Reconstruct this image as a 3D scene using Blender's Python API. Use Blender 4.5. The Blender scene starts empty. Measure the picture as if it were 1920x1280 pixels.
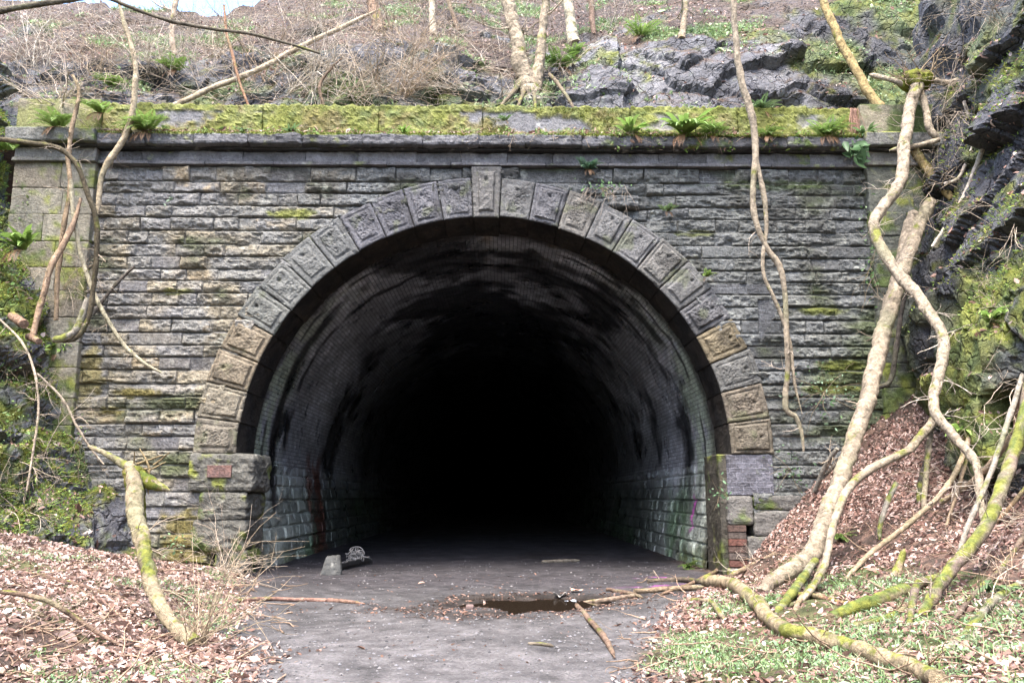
import bpy, math, random
import numpy as np
from mathutils import Vector
from mathutils.bvhtree import BVHTree
C = bpy.context.scene.collection
scene = bpy.context.scene
R = math.radians

# ------------------------------------------------------------------ camera, sky, sun, exposure
FPX = 1600.0; PCX, PCY = 960.0, 640.0
CAM = np.array([0.3, -15.2, 1.4]); PITCH = math.atan(290 / FPX); YAW = math.atan(22 / FPX)
fwd = np.array([math.sin(YAW) * math.cos(PITCH), math.cos(YAW) * math.cos(PITCH), math.sin(PITCH)])
rgt = np.array([math.cos(YAW), -math.sin(YAW), 0.0]); upv = np.cross(rgt, fwd)
cd = bpy.data.cameras.new('camera'); cam = bpy.data.objects.new('camera', cd); C.objects.link(cam)
cd.sensor_width = 36.0; cd.lens = FPX / 1920 * 36.0; cd.clip_start = 0.1; cd.clip_end = 500
cam.location = CAM; cam.rotation_euler = (math.pi / 2 + PITCH, 0, -YAW)
scene.camera = cam

SUN_EL, SUN_AZ = R(66), R(200)          # azimuth clockwise from +Y; behind the camera
w = bpy.data.worlds.new('World'); scene.world = w; w.use_nodes = True
nt = w.node_tree; nt.nodes.clear()
sky = nt.nodes.new('ShaderNodeTexSky'); sky.sky_type = 'NISHITA'; sky.sun_disc = False
sky.sun_elevation = SUN_EL; sky.sun_rotation = SUN_AZ; sky.air_density = 1.0; sky.dust_density = 4.0; sky.ozone_density = 1.0
bg = nt.nodes.new('ShaderNodeBackground'); bg.inputs['Strength'].default_value = 0.15
wo = nt.nodes.new('ShaderNodeOutputWorld')
hs = nt.nodes.new('ShaderNodeHueSaturation'); hs.inputs['Saturation'].default_value = 1.2; hs.inputs['Value'].default_value = 1.25
nt.links.new(sky.outputs[0], hs.inputs['Color']); nt.links.new(hs.outputs[0], bg.inputs[0]); nt.links.new(bg.outputs[0], wo.inputs[0])
sd = bpy.data.lights.new('sun', 'SUN'); sd.energy = 1.2; sd.angle = R(25); sd.color = (1.0, 0.98, 0.94)
so = bpy.data.objects.new('sun', sd); C.objects.link(so)
sdir = Vector((math.sin(SUN_AZ) * math.cos(SUN_EL), math.cos(SUN_AZ) * math.cos(SUN_EL), math.sin(SUN_EL)))
so.rotation_euler = sdir.to_track_quat('Z', 'Y').to_euler(); so.location = (0, -20, 30)
scene.view_settings.view_transform = 'Standard'; scene.view_settings.look = 'None'
scene.view_settings.gamma = 1.0; scene.view_settings.exposure = 2.5
try:
    scene.cycles.use_denoising = True
    scene.cycles.max_bounces = 6
except Exception:
    pass

# ------------------------------------------------------------------ numpy noise
def _h(ix, iy, iz, s=0):
    with np.errstate(over='ignore'):
        n = (ix.astype(np.int64) * 374761393 + iy.astype(np.int64) * 668265263 + iz.astype(np.int64) * 1274126177 + s * 974711) & 0xffffffff
        n = ((n ^ (n >> 13)) * 1274126177) & 0xffffffff
        n = ((n ^ (n >> 16)) * 2246822519) & 0xffffffff
        n = n ^ (n >> 15)
    return (n & 0xffffff) / float(0xffffff)

def vnoise(P, s=0):
    P = np.asarray(P, float); i = np.floor(P); f = P - i; f = f * f * (3 - 2 * f)
    i = i.astype(np.int64); X, Y, Z = i[..., 0], i[..., 1], i[..., 2]
    r = 0
    for dx in (0, 1):
        wx = f[..., 0] if dx else 1 - f[..., 0]
        for dy in (0, 1):
            wy = f[..., 1] if dy else 1 - f[..., 1]
            for dz in (0, 1):
                wz = f[..., 2] if dz else 1 - f[..., 2]
                r = r + wx * wy * wz * _h(X + dx, Y + dy, Z + dz, s)
    return r * 2 - 1

def fbm(P, o=4, s=0, g=0.5):
    P = np.asarray(P, float); a = 1.0; t = 0; r = 0
    for k in range(o):
        r = r + a * vnoise(P, s + k * 7); t += a; a *= g; P = P * 2.03 + 11.7
    return r / t

def ridged(P, o=4, s=0):
    P = np.asarray(P, float); a = 1.0; t = 0; r = 0
    for k in range(o):
        r = r + a * (1 - 2 * np.abs(vnoise(P, s + k * 7))); t += a; a *= 0.5; P = P * 2.03 + 5.3
    return r / t

def worley(P, s=0):
    """F1, F2, random id triple of nearest cell, vector to its point"""
    P = np.asarray(P, float); i = np.floor(P).astype(np.int64)
    n = P.shape[0]; d1 = np.full(n, 9.0); d2 = np.full(n, 9.0); cid = np.zeros((n, 3)); vec = np.zeros((n, 3))
    for dx in (-1, 0, 1):
        for dy in (-1, 0, 1):
            for dz in (-1, 0, 1):
                a, b, c = i[:, 0] + dx, i[:, 1] + dy, i[:, 2] + dz
                q = np.stack([a + _h(a, b, c, s + 1), b + _h(a, b, c, s + 2), c + _h(a, b, c, s + 3)], 1)
                v = P - q; d = np.sqrt((v * v).sum(1))
                nw = d < d1
                d2 = np.where(nw, d1, np.minimum(d2, d)); d1 = np.where(nw, d, d1)
                vec[nw] = v[nw]
                cid[nw] = np.stack([_h(a, b, c, s + 4), _h(a, b, c, s + 5), _h(a, b, c, s + 6)], 1)[nw]
    return d1, d2, cid, vec

def sst(a, b, x):
    t = np.clip((np.asarray(x, float) - a) / (b - a), 0, 1); return t * t * (3 - 2 * t)

def mix(a, b, t):
    t = np.asarray(t, float)
    if t.ndim and np.ndim(a) and np.shape(a)[-1] == 3: t = t[..., None]
    return np.asarray(a) * (1 - t) + np.asarray(b) * t

def ccol(c, n):
    return np.tile(np.array(c, float), (n, 1))

def P3(*a):
    a = np.broadcast_arrays(*[np.asarray(v, float) for v in a]); return np.stack(a, -1)

# ------------------------------------------------------------------ mesh building
class MB:
    def __init__(s): s.V = []; s.Q = []; s.T = []; s.Cc = []; s.n = 0; s.X = {}
    def add(s, V, Q=None, T=None, col=(.2, .2, .2), **ex):
        V = np.asarray(V, float).reshape(-1, 3)
        if len(V) == 0: return
        s.V.append(V)
        if Q is not None and len(Q): s.Q.append(np.asarray(Q, np.int64).reshape(-1, 4) + s.n)
        if T is not None and len(T): s.T.append(np.asarray(T, np.int64).reshape(-1, 3) + s.n)
        col = np.asarray(col, float)
        s.Cc.append(ccol(col, len(V)) if col.ndim == 1 else col)
        for k, v in ex.items(): s.X.setdefault(k, []).append(np.asarray(v, float))
        s.n += len(V)
    def arrays(s):
        V = np.concatenate(s.V); Q = np.concatenate(s.Q) if s.Q else np.zeros((0, 4), np.int64)
        T = np.concatenate(s.T) if s.T else np.zeros((0, 3), np.int64)
        return V, Q, T, np.concatenate(s.Cc)
    def build(s, name, mat, parent=None, smooth=True, loc=None):
        V, Q, T, col = s.arrays()
        if loc is not None: V = V - np.asarray(loc, float)
        me = bpy.data.meshes.new(name)
        me.vertices.add(len(V)); me.vertices.foreach_set('co', V.astype(np.float32).ravel())
        nl = len(Q) * 4 + len(T) * 3
        me.loops.add(nl); me.loops.foreach_set('vertex_index', np.concatenate([Q.ravel(), T.ravel()]).astype(np.int32))
        me.polygons.add(len(Q) + len(T))
        st = np.concatenate([np.arange(len(Q)) * 4, len(Q) * 4 + np.arange(len(T)) * 3]).astype(np.int32)
        me.polygons.foreach_set('loop_start', st)
        me.polygons.foreach_set('use_smooth', np.full(len(Q) + len(T), bool(smooth)))
        at = me.attributes.new('col', 'FLOAT_COLOR', 'POINT')
        at.data.foreach_set('color', np.c_[np.clip(col, 0, 1), np.ones(len(V))].astype(np.float32).ravel())
        for k, v in s.X.items():
            v = np.concatenate(v)
            if v.ndim == 1:
                a = me.attributes.new(k, 'FLOAT', 'POINT'); a.data.foreach_set('value', v.astype(np.float32))
            else:
                a = me.attributes.new(k, 'FLOAT_VECTOR', 'POINT'); a.data.foreach_set('vector', v.astype(np.float32).ravel())
        me.update(calc_edges=True); me.validate()
        me.materials.append(mat)
        o = bpy.data.objects.new(name, me); C.objects.link(o)
        if loc is not None: o.location = loc
        if parent is not None: o.parent = parent
        return o

def gridq(nu, nv, wrap=False):
    """quads of a nu x nv vertex grid, index = i*nv + j"""
    i = np.arange(nu - 1)[:, None]
    j = np.arange(nv if wrap else nv - 1)[None, :]
    j2 = (j + 1) % nv if wrap else j + 1
    a = i * nv + j; b = i * nv + j2; c = (i + 1) * nv + j2; d = (i + 1) * nv + j
    return np.stack(np.broadcast_arrays(a, b, c, d), -1).reshape(-1, 4)

def tag(o, label=None, cat=None, group=None, kind=None):
    if label: o['label'] = label
    if cat: o['category'] = cat
    if group: o['group'] = group
    if kind: o['kind'] = kind
    return o

def empty(name, loc, label, cat, group=None):
    o = bpy.data.objects.new(name, None); C.objects.link(o); o.location = loc; o.empty_display_size = .2
    bpy.context.view_layer.update()
    return tag(o, label, cat, group)

# ------------------------------------------------------------------ materials
def vmat(name, rough=0.8, spec=0.3, n1=6.0, a1=0.35, n2=40.0, a2=0.35, bump=0.5, bscale=25.0, bdist=0.02, wet=None, brick=False, trans=0.0, crack=0.0):
    m = bpy.data.materials.new(name); m.use_nodes = True; t = m.node_tree; N = t.nodes; L = t.links; N.clear()
    out = N.new('ShaderNodeOutputMaterial'); b = N.new('ShaderNodeBsdfPrincipled'); L.new(b.outputs[0], out.inputs[0])
    b.inputs['Specular IOR Level'].default_value = spec
    at = N.new('ShaderNodeAttribute'); at.attribute_name = 'col'
    geo = N.new('ShaderNodeNewGeometry')
    def noise(scale, det=5, rg=.6):
        n = N.new('ShaderNodeTexNoise'); n.inputs['Scale'].default_value = scale; n.inputs['Detail'].default_value = det
        n.inputs['Roughness'].default_value = rg
        L.new(geo.outputs['Position'], n.inputs['Vector']); return n.outputs['Fac']
    def mth(op, x, y, z=None):
        n = N.new('ShaderNodeMath'); n.operation = op
        for k, v in enumerate((x, y, z)):
            if v is None: continue
            if isinstance(v, (int, float)): n.inputs[k].default_value = v
            else: L.new(v, n.inputs[k])
        return n.outputs[0]
    f1 = noise(n1); f2 = noise(n2, 3, .7)
    m1 = mth('MULTIPLY_ADD', mth('SUBTRACT', f1, .5), a1 * 3, 1.0)
    m2 = mth('MULTIPLY_ADD', mth('SUBTRACT', f2, .5), a2 * 3, 1.0)
    mm = mth('MAXIMUM', mth('MULTIPLY', m1, m2), 0.08)
    vm = N.new('ShaderNodeVectorMath'); vm.operation = 'SCALE'
    L.new(at.outputs['Color'], vm.inputs[0]); L.new(mm, vm.inputs['Scale'])
    colout = vm.outputs[0]
    bh = mth('ADD', noise(bscale, 6, .65), mth('MULTIPLY', f2, .3))
    if crack:
        vo = N.new('ShaderNodeTexVoronoi'); vo.feature = 'DISTANCE_TO_EDGE'; vo.inputs['Scale'].default_value = crack
        nv = N.new('ShaderNodeTexNoise'); nv.inputs['Scale'].default_value = 3.0; L.new(geo.outputs['Position'], nv.inputs['Vector'])
        va = N.new('ShaderNodeVectorMath'); va.operation = 'MULTIPLY_ADD'; va.inputs[1].default_value = (.5, .5, .5)
        L.new(nv.outputs['Color'], va.inputs[0]); L.new(geo.outputs['Position'], va.inputs[2]); L.new(va.outputs[0], vo.inputs['Vector'])
        bh = mth('ADD', bh, mth('MULTIPLY', mth('MINIMUM', vo.outputs['Distance'], .06), 12.0))
    if brick:
        ba = N.new('ShaderNodeAttribute'); ba.attribute_name = 'buv'
        bm = N.new('ShaderNodeAttribute'); bm.attribute_name = 'brick'
        bt = N.new('ShaderNodeTexBrick'); L.new(ba.outputs['Vector'], bt.inputs['Vector'])
        bt.inputs['Scale'].default_value = 1.0; bt.inputs['Brick Width'].default_value = .235; bt.inputs['Row Height'].default_value = .082
        bt.inputs['Mortar Size'].default_value = .007; bt.inputs['Mortar Smooth'].default_value = .2; bt.inputs['Bias'].default_value = 0
        bt.inputs['Color1'].default_value = (.75, .75, .75, 1); bt.inputs['Color2'].default_value = (1.2, 1.2, 1.2, 1)
        bt.inputs['Mortar'].default_value = (brick, brick, brick, 1)
        mx = N.new('ShaderNodeMix'); mx.data_type = 'RGBA'; mx.blend_type = 'MULTIPLY'; mx.clamp_result = False
        L.new(bm.outputs['Fac'], mx.inputs['Factor']); L.new(colout, mx.inputs[6]); L.new(bt.outputs['Color'], mx.inputs[7])
        colout = mx.outputs[2]
        bh = mth('SUBTRACT', bh, mth('MULTIPLY', mth('MULTIPLY', bt.outputs['Fac'], bm.outputs['Fac']), .8))
    L.new(colout, b.inputs['Base Color'])
    if wet is None: b.inputs['Roughness'].default_value = rough
    else:
        rr = N.new('ShaderNodeMapRange'); L.new(noise(wet, 3), rr.inputs[0]); rr.inputs[1].default_value = .35; rr.inputs[2].default_value = .65
        rr.inputs[3].default_value = rough - .3; rr.inputs[4].default_value = min(1, rough + .15); L.new(rr.outputs[0], b.inputs['Roughness'])
    if bump:
        bp = N.new('ShaderNodeBump'); bp.inputs['Strength'].default_value = bump; bp.inputs['Distance'].default_value = bdist
        L.new(bh, bp.inputs['Height']); L.new(bp.outputs[0], b.inputs['Normal'])
    if trans:
        tr = N.new('ShaderNodeBsdfTranslucent'); L.new(colout, tr.inputs['Color'])
        ms = N.new('ShaderNodeMixShader'); ms.inputs[0].default_value = trans
        L.new(b.outputs[0], ms.inputs[1]); L.new(tr.outputs[0], ms.inputs[2]); L.new(ms.outputs[0], out.inputs[0])
    return m

M_stone = vmat('weathered_sandstone', .85, .3, 9, .5, 24, .55, 1.0, 16, .06, wet=1.5, brick=1.65)
M_vous = vmat('pitted_arch_stone', .8, .3, 8, .45, 26, .5, 1.0, 20, .035, wet=1.5)
M_lining = vmat('sooty_brick', .5, .6, 3, .4, 30, .5, .7, 25, .03, wet=1.2, brick=.3)
M_rock = vmat('wet_dark_rock', .85, .25, 4, .5, 18, .5, 1.0, 9, .08, wet=.9, crack=2.6)
M_ground = vmat('damp_earth', .92, .15, 5, .5, 30, .6, 1.0, 30, .03, wet=.7)
M_bark = vmat('bark', .9, .15, 9, .6, 24, .6, 1.0, 22, .03)
M_leaf = vmat('dry_leaf', .8, .25, 30, .2, 200, .2, .0, trans=.2)
M_green = vmat('fern_leaf', .5, .4, 20, .2, 150, .15, .0, trans=.3)
M_grass = vmat('grass_blade', .6, .3, 3, .25, 90, .1, .0, trans=.3)
M_moss = vmat('moss_cushion', .95, .1, 20, .4, 120, .5, 1.0, 90, .02)
M_grit = vmat('grit_stone', .85, .3, 15, .3, 90, .3, .4, 60, .01)
M_rust = vmat('rusty_wire', .6, .4, 30, .3, 120, .3, .3, 80, .003)
M_litter = vmat('faded_plastic', .5, .4, 12, .2, 80, .1, .0)
mw = bpy.data.materials.new('muddy_water'); mw.use_nodes = True
_b = mw.node_tree.nodes['Principled BSDF']; _b.inputs['Base Color'].default_value = (.018, .013, .009, 1); _b.inputs['Roughness'].default_value = .06
_b.inputs['Specular IOR Level'].default_value = .5
_n = mw.node_tree.nodes.new('ShaderNodeTexNoise'); _n.inputs['Scale'].default_value = 5
_p = mw.node_tree.nodes.new('ShaderNodeBump'); _p.inputs['Strength'].default_value = .05
mw.node_tree.links.new(_n.outputs[0], _p.inputs['Height']); mw.node_tree.links.new(_p.outputs[0], _b.inputs['Normal'])

MOSS = np.array((.175, .192, .035)); MOSSD = np.array((.065, .095, .022)); OCHRE = np.array((.17, .145, .045))

# ------------------------------------------------------------------ rays from the photograph's viewpoint (for placing things on real surfaces)
def ray(px, py):
    d = fwd * FPX + rgt * (px - PCX) - upv * (py - PCY); return d / np.linalg.norm(d)
def U(px, py, Y):
    d = ray(px, py); return CAM + d * ((Y - CAM[1]) / d[1])
def pxm(p):                               # metres per photo pixel at p
    return float((np.asarray(p) - CAM) @ fwd) / FPX

# ------------------------------------------------------------------ ground
PUD = np.array([.75, -3.4])
def puddle_f(x, y):
    n = fbm(P3(x * 1.3, y * 2.2, 3.0), 4, 5) * .8
    e = ((x - PUD[0]) / 1.25) ** 2 + ((y - PUD[1] - .25 * (x - PUD[0])) / .95) ** 2
    return np.sqrt(e) + n
def path_half(y):
    return np.where(y > -1, 4.1, np.clip(1.35 + (y + 8.5) * .3, 1.2, 3.6))
def path_c(y): return np.clip(-.15 + 0 * y, -9, 9)
def ground_h(x, y):
    x = np.asarray(x, float); y = np.asarray(y, float)
    yc = np.minimum(y, 0)
    inside = sst(-.6, .4, y)                           # tunnel floor
    tal = .92 * np.maximum(0, x - 4.25 + .35 * fbm(P3(x * .6, y * .6, 1.), 3, 3)) * np.exp(yc / 3.1)
    right = .10 * np.maximum(0, x - 2.2) * sst(.5, -3, y) + .06 * np.maximum(0, x - 1.2) * sst(-3, -7, y)
    lb = np.maximum(0, -x - 2.0)
    left = (.15 * lb * (1 - np.exp(-lb)) + .0 * lb) * sst(.2, -2.2, y)
    left2 = .25 * np.maximum(0, -x - 6.5)
    h = tal + right + left + np.minimum(left2, 4) + .015 * fbm(P3(x * 2.5, y * 2.5, 0), 3, 1) + .06 * fbm(P3(x * .5, y * .5, 7), 3, 2)
    off = np.abs(x - path_c(y)) - path_half(y)
    h += sst(-.2, .8, off) * (.05 + .07 * fbm(P3(x * 1.7, y * 1.7, 4), 4, 9)) * (1 - inside)
    pf = puddle_f(x, y); h = mix(h, .012 + .02 * fbm(P3(x * 2.5, y * 2.5, 0), 3, 1), sst(1.9, 1.3, pf)); h -= .075 * sst(1.2, .6, pf)
    flat = .02 * fbm(P3(x * 2, y * 2, 0), 3, 1) + .08 * np.maximum(0, np.abs(x) - 3.4)
    return mix(h, np.where(np.abs(x) < 4.6, flat, h), inside)

def rng_axis(segs):
    a = [np.linspace(p, q, max(2, int(round(abs(q - p) / st)) + 1))[:-1] for p, q, st in segs]
    return np.concatenate(a + [np.array([segs[-1][1]])])
gx = rng_axis([(-60, -12, 4), (-12, -8, .2), (-8, 8.6, .045), (8.6, 12, .2), (12, 60, 4)])
gy = rng_axis([(-60, -14, 3), (-14, -9.2, .15), (-9.2, 1.5, .045), (1.5, 12, .12), (12, 72, 2)])
GX, GY = np.meshgrid(gx, gy, indexing='ij'); gxf, gyf = GX.ravel(), GY.ravel()
GZ = ground_h(gxf, gyf); gP = P3(gxf, gyf, GZ)
def ground_col(x, y):
    n = fbm(P3(x * 1.2, y * 1.2, 2), 4, 21); n2 = fbm(P3(x * 6, y * 6, 2), 3, 22)
    c = mix(ccol((.064, .062, .062), len(x)), (.105, .10, .10), sst(-2.5, -6.5, y) * sst(-.4, .3, n + .2))
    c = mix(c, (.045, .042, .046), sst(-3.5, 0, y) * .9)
    off = np.abs(x - path_c(y)) - path_half(y) + n * .5
    c = mix(c, mix(ccol((.05, .037, .03), len(x)), (.13, .085, .065), sst(-.2, .4, fbm(P3(x * 11, y * 11, 3), 3, 25))), sst(-.1, .5, off))
    wetm = sst(1.7, .9, puddle_f(x, y)) + .5 * sst(.25, .5, fbm(P3(x * .8, y * .8, 9), 3, 31)) * sst(0, 1, x) * sst(-8, -3, y)
    c = mix(c, (.028, .022, .018), np.clip(wetm, 0, 1) * .85)
    gr = sst(.05, .35, fbm(P3(x * .9, y * .9, 4), 4, 41) + .35 * (x > 1.2) * sst(-4.5, -6, y)) * sst(0, .6, off) * sst(-1, -2, y) * (x < 5)
    c = mix(c, (.06, .085, .025), gr * .6)
    # pink spray paint on the tunnel floor by the right wall
    for (cx, cy, rx, ry) in ((2.75, -1.3, .5, .2), (3.2, .15, .45, .22)):
        e = ((x - cx) / rx) ** 2 + ((y - cy) / ry) ** 2
        c = mix(c, (.30, .07, .28), np.exp(-e * 1.2) * sst(-.15, .35, fbm(P3(x * 9, y * 5, 1), 3, 61)) * .6)
    return c * (1 + .4 * n2 + .35 * fbm(P3(x * 2.4, y * 3.2, 8), 3, 27))[:, None]
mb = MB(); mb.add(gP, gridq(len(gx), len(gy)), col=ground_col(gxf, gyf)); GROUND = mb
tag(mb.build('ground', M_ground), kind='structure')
# puddle
th = np.linspace(0, 2 * math.pi, 49)[:-1]
mb = MB(); vv = np.c_[PUD[0] + 2.0 * np.cos(th), PUD[1] + 1.5 * np.sin(th), np.full(48, -.026)]
mb.add(np.vstack([vv, [[PUD[0], PUD[1], -.026]]]), T=[[i, (i + 1) % 48, 48] for i in range(48)], col=(.02, .02, .02))
tag(mb.build('puddle', mw), kind='structure')

# ------------------------------------------------------------------ rock: hillside behind the parapet and the two cliffs
def rock_disp(P, s, amp=1.0, sc=1.0):
    Q = P * np.array([1, 1, 1.25]) * sc
    Q = Q + .35 * np.stack([fbm(P * 1.1, 3, s + 50), fbm(P * 1.1 + 9, 3, s + 51), fbm(P * 1.1 + 19, 3, s + 52)], 1)
    d = .34 * fbm(P * .4, 3, s)
    f1, f2, cid, v = worley(Q * np.array([.55, .55, .8]), s + 10)
    d += .34 * (cid[:, 0] - .5) + .42 * (v * (cid - .5) * 2).sum(1) - .08 * sst(.07, 0, f2 - f1)
    f1, f2, cid, v = worley(Q * 1.5 + 3, s + 20)
    d += .07 * (cid[:, 0] - .5) + .14 * (v * (cid - .5) * 2).sum(1) - .02 * sst(.1, 0, f2 - f1)
    d += .025 * ridged(P * 3.1, 4, s + 30) + .02 * fbm(P * 9, 3, s + 40)
    return d * amp
def grid_normals(V, nu, nv):
    G = V.reshape(nu, nv, 3); a = np.gradient(G, axis=0); b = np.gradient(G, axis=1)
    n = np.cross(a, b); return (n / (np.linalg.norm(n, axis=-1, keepdims=True) + 1e-9)).reshape(-1, 3)
def rock_col(P, N, s, moss=0.0, leaf=1.0):
    n1 = fbm(P * 1.1, 4, s + 1); n2 = fbm(P * 3.7, 4, s + 2); n3 = fbm(P * 9, 3, s + 3)
    c = mix(ccol((.12, .12, .128), len(P)), (.22, .218, .225), sst(-.3, .5, n1))
    c = mix(c, (.045, .045, .055), sst(.1, .5, n2) * .7)
    c = mix(c, (.23, .25, .22), sst(.38, .55, n3 + .25 * n1) * .6)           # pale lichen
    up = N[:, 2]
    mm = sst(.02, .38, n1 * .6 + n2 * .6 + moss + .45 * (up - .25))
    c = mix(c, mix(ccol(MOSSD, len(P)), MOSS * .9, sst(-.2, .4, n3 + n2)), mm)
    so_ = sst(.5, .8, up + .3 * n2) * leaf
    c = mix(c, (.075, .05, .035), so_ * (1 - .6 * mm))
    return c

# hillside
hx = rng_axis([(-40, -13, 3), (-13, 11.5, .07), (11.5, 40, 3)])
prof_s = rng_axis([(0, 4.2, .065), (4.2, 10, .11), (10, 40, 1.0)])
def rock_h(x):
    return np.interp(x, [-12, -9, -7, -4, -1, 1.5, 2.6, 4, 6, 7.5, 9, 12], [2.2, 2.2, 2.5, 2.6, 2.3, 1.7, 2.6, 3.3, 3.3, 4.3, 5.2, 5.5])
def hill_point(x, s):
    rh = rock_h(x); base_y = 1.0 + .25 * np.sin(x * .8) + .2 * (x > 3)
    # s: first .5 a nearly flat shelf behind the parapet, then rock face (length rh), then slope
    y = base_y - .45 + np.minimum(s, .5); z = np.full_like(x + s, 8.45)
    s1 = np.clip(s - .5, 0, rh); y = y + s1 * .42; z = z + s1 * .93
    s2 = np.clip(s - .5 - rh, 0, 200)
    z = z + s2 * .66; y = y + s2 * .75
    lim = 14.4 + 30 * sst(-7.5, -3.5, x) + 1.6 * sst(-9.5, -12.5, x)
    over = np.maximum(0, z - lim); z = z - over * .96
    return y, z
HX, HS = np.meshgrid(hx, prof_s, indexing='ij'); hxf, hsf = HX.ravel(), HS.ravel()
hy, hz = hill_point(hxf, hsf); hP = P3(hxf, hy, hz)
hN = grid_normals(hP, len(hx), len(prof_s))
rockm = sst(.25, .6, hsf) * sst(.9, 0, hsf - .5 - rock_h(hxf))
patch = sst(-.05, .3, fbm(hP * .55, 3, 77) + .15 * (hxf > 2)) * sst(9, 5, hsf)
d = rock_disp(hP, 100) * (.12 + (.95 - .45 * sst(1.5, 3, hxf)) * np.maximum(rockm, patch * .8)) + .12 * fbm(hP * 1.6, 4, 5) * sst(.1, .6, hsf)
d *= sst(-.05, .4, hsf)
nt_ = ((hxf - 6.15) / .62) ** 2 + ((hz - 9.62 - .12 * (hxf - 6.15)) / .2) ** 2 + .5 * fbm(hP * 3, 3, 6); d -= .55 * sst(1.4, .5, nt_)
hP = hP + hN * d[:, None]; hP[:, 1] = np.maximum(hP[:, 1], .55)
hN = grid_normals(hP, len(hx), len(prof_s))
hcol = rock_col(hP, hN, 300, -.12, 1.0)
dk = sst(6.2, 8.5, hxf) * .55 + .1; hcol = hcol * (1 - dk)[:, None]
hm = sst(-.02, .35, fbm(hP * .8, 4, 93) + .2 * sst(6, 8, hxf) - .35 * sst(1.2, 2.5, hxf) * sst(7.2, 6, hxf) * rockm); hcol = mix(hcol, mix(ccol(MOSSD, len(hP)), MOSS * .8, sst(-.2, .4, fbm(hP * 5, 3, 94))), hm * .75)
soil = sst(.35, .8, 1 - np.maximum(rockm, patch * .9) + .4 * fbm(hP * 1.3, 3, 8))
hcol = mix(hcol, mix(ccol((.075, .055, .042), len(hP)), MOSSD, sst(.12, .45, fbm(hP * .9, 4, 12))), soil)
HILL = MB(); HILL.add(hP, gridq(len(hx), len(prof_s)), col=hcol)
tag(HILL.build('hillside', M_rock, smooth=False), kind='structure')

def cliff(side, s, name):
    ys = rng_axis([(-40, -12, 1.5), (-12, -7, .2), (-7, .45, .05)]) if side < 0 else rng_axis([(-40, -12, 1.5), (-12, -7, .2), (-7, 1.6, .05)])
    zs = rng_axis([(-.6, 9.4, .055), (9.4, 16, .3)])
    YY, ZZ = np.meshgrid(ys, zs, indexing='ij'); y, z = YY.ravel(), ZZ.ravel()
    if side < 0:
        b = np.interp(z, [-1, 0, 1.9, 2.6, 4.1, 5.5, 7.2, 9, 11, 16], [5.0, 5.65, 6.75, 7.15, 7.6, 8.35, 8.95, 9.5, 10.4, 13])
        x = -(b + .42 * np.maximum(0, -y) - .30 * np.maximum(0, -y - 5))
    else:
        b = np.interp(z, [-1, 0, 4.0, 7, 9.3, 12, 16], [7.4, 7.45, 7.5, 8.15, 8.8, 9.6, 11.3])
        x = b + .03 * np.maximum(0, -y) - .55 * np.exp(-((y + 3.6) / 1.3) ** 2 - ((z - 2.6) / 2.0) ** 2)
    P = P3(x, y, z); N = grid_normals(P, len(ys), len(zs))
    if (N[:, 0] * side).mean() > 0: N = -N; flip = True
    else: flip = False
    P = P + N * rock_disp(P, s, .85)[:, None]
    N = grid_normals(P, len(ys), len(zs)) * (-1 if flip else 1)
    col = rock_col(P, N, s + 5, .26 if side < 0 else -.02 + .0, .8)
    if side > 0:
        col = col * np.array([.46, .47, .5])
        mm = sst(.0, .5, fbm(P * .7, 3, 91) + .9 * np.exp(-((P[:, 1] + 3.2) / 2.) ** 2 - ((P[:, 2] - 3.) / 2.6) ** 2) - .3)
        col = mix(col, mix(ccol(MOSSD, len(P)), MOSS, sst(-.3, .4, fbm(P * 4, 3, 92))), mm * .85)
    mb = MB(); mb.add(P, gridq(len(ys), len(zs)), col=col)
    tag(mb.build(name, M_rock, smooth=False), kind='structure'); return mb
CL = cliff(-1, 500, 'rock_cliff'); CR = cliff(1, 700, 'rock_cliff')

# ------------------------------------------------------------------ tunnel portal
portal = empty('tunnel_portal', (0, 0, 0), 'weathered stone railway tunnel portal with rusticated round arch and mossy parapet', 'tunnel')
AX, AZ, RI, RO = .03, 2.13, 4.37, 5.13
rs = np.random.RandomState(7)
courses = []                                   # (z0, z1)
z = 7.47
for hgt in [.30] + [.235] * 40:
    hgt *= 1 if not courses else rs.uniform(.92, 1.1)
    courses.append((z - hgt, z)); z -= hgt
    if z < -.3: break
WX = np.arange(-7.25, 7.2501, .0185)
zr, zc = [], []
fr = np.array([0, .035, .085, .17, .28, .4, .52, .64, .76, .85, .92, .965])
for k, (a, b) in enumerate(reversed(courses)):
    zr.append(a + (b - a) * fr); zc += [len(courses) - 1 - k] * len(fr)
WZ = np.concatenate(zr); WC = np.array(zc)
bd, par = [], []
for k in range(len(courses)):
    e = [-7.6 + rs.uniform(0, .5)]
    while e[-1] < 7.5: e.append(e[-1] + rs.choice([.36, .5, .62, .75, .95], p=[.15, .25, .3, .2, .1]) * rs.uniform(.85, 1.15))
    e = np.array(e); bd.append(e); n = len(e) + 1
    par.append(np.c_[rs.normal(0, .013, n), rs.choice([.012, .03, .045], n, p=[.2, .45, .35]), rs.rand(n), rs.rand(n), rs.rand(n), rs.normal(0, .05, n)])
nX, nZ = len(WX), len(WZ)
X, Z = np.meshgrid(WX, WZ, indexing='ij')
dep = np.zeros_like(X); wcol = np.zeros(X.shape + (3,)); bmask = np.zeros_like(X)
brick_zone = lambda x, z: ((x > 5.0) & (z > 3.0) & (x - z * 0 < 5.45 + .55 * np.sin(z * 1.3)) & (z < 4.95)) | ((x > 3.9) & (x < 5.25) & (z > 5.05) & (z < 5.24))
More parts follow.
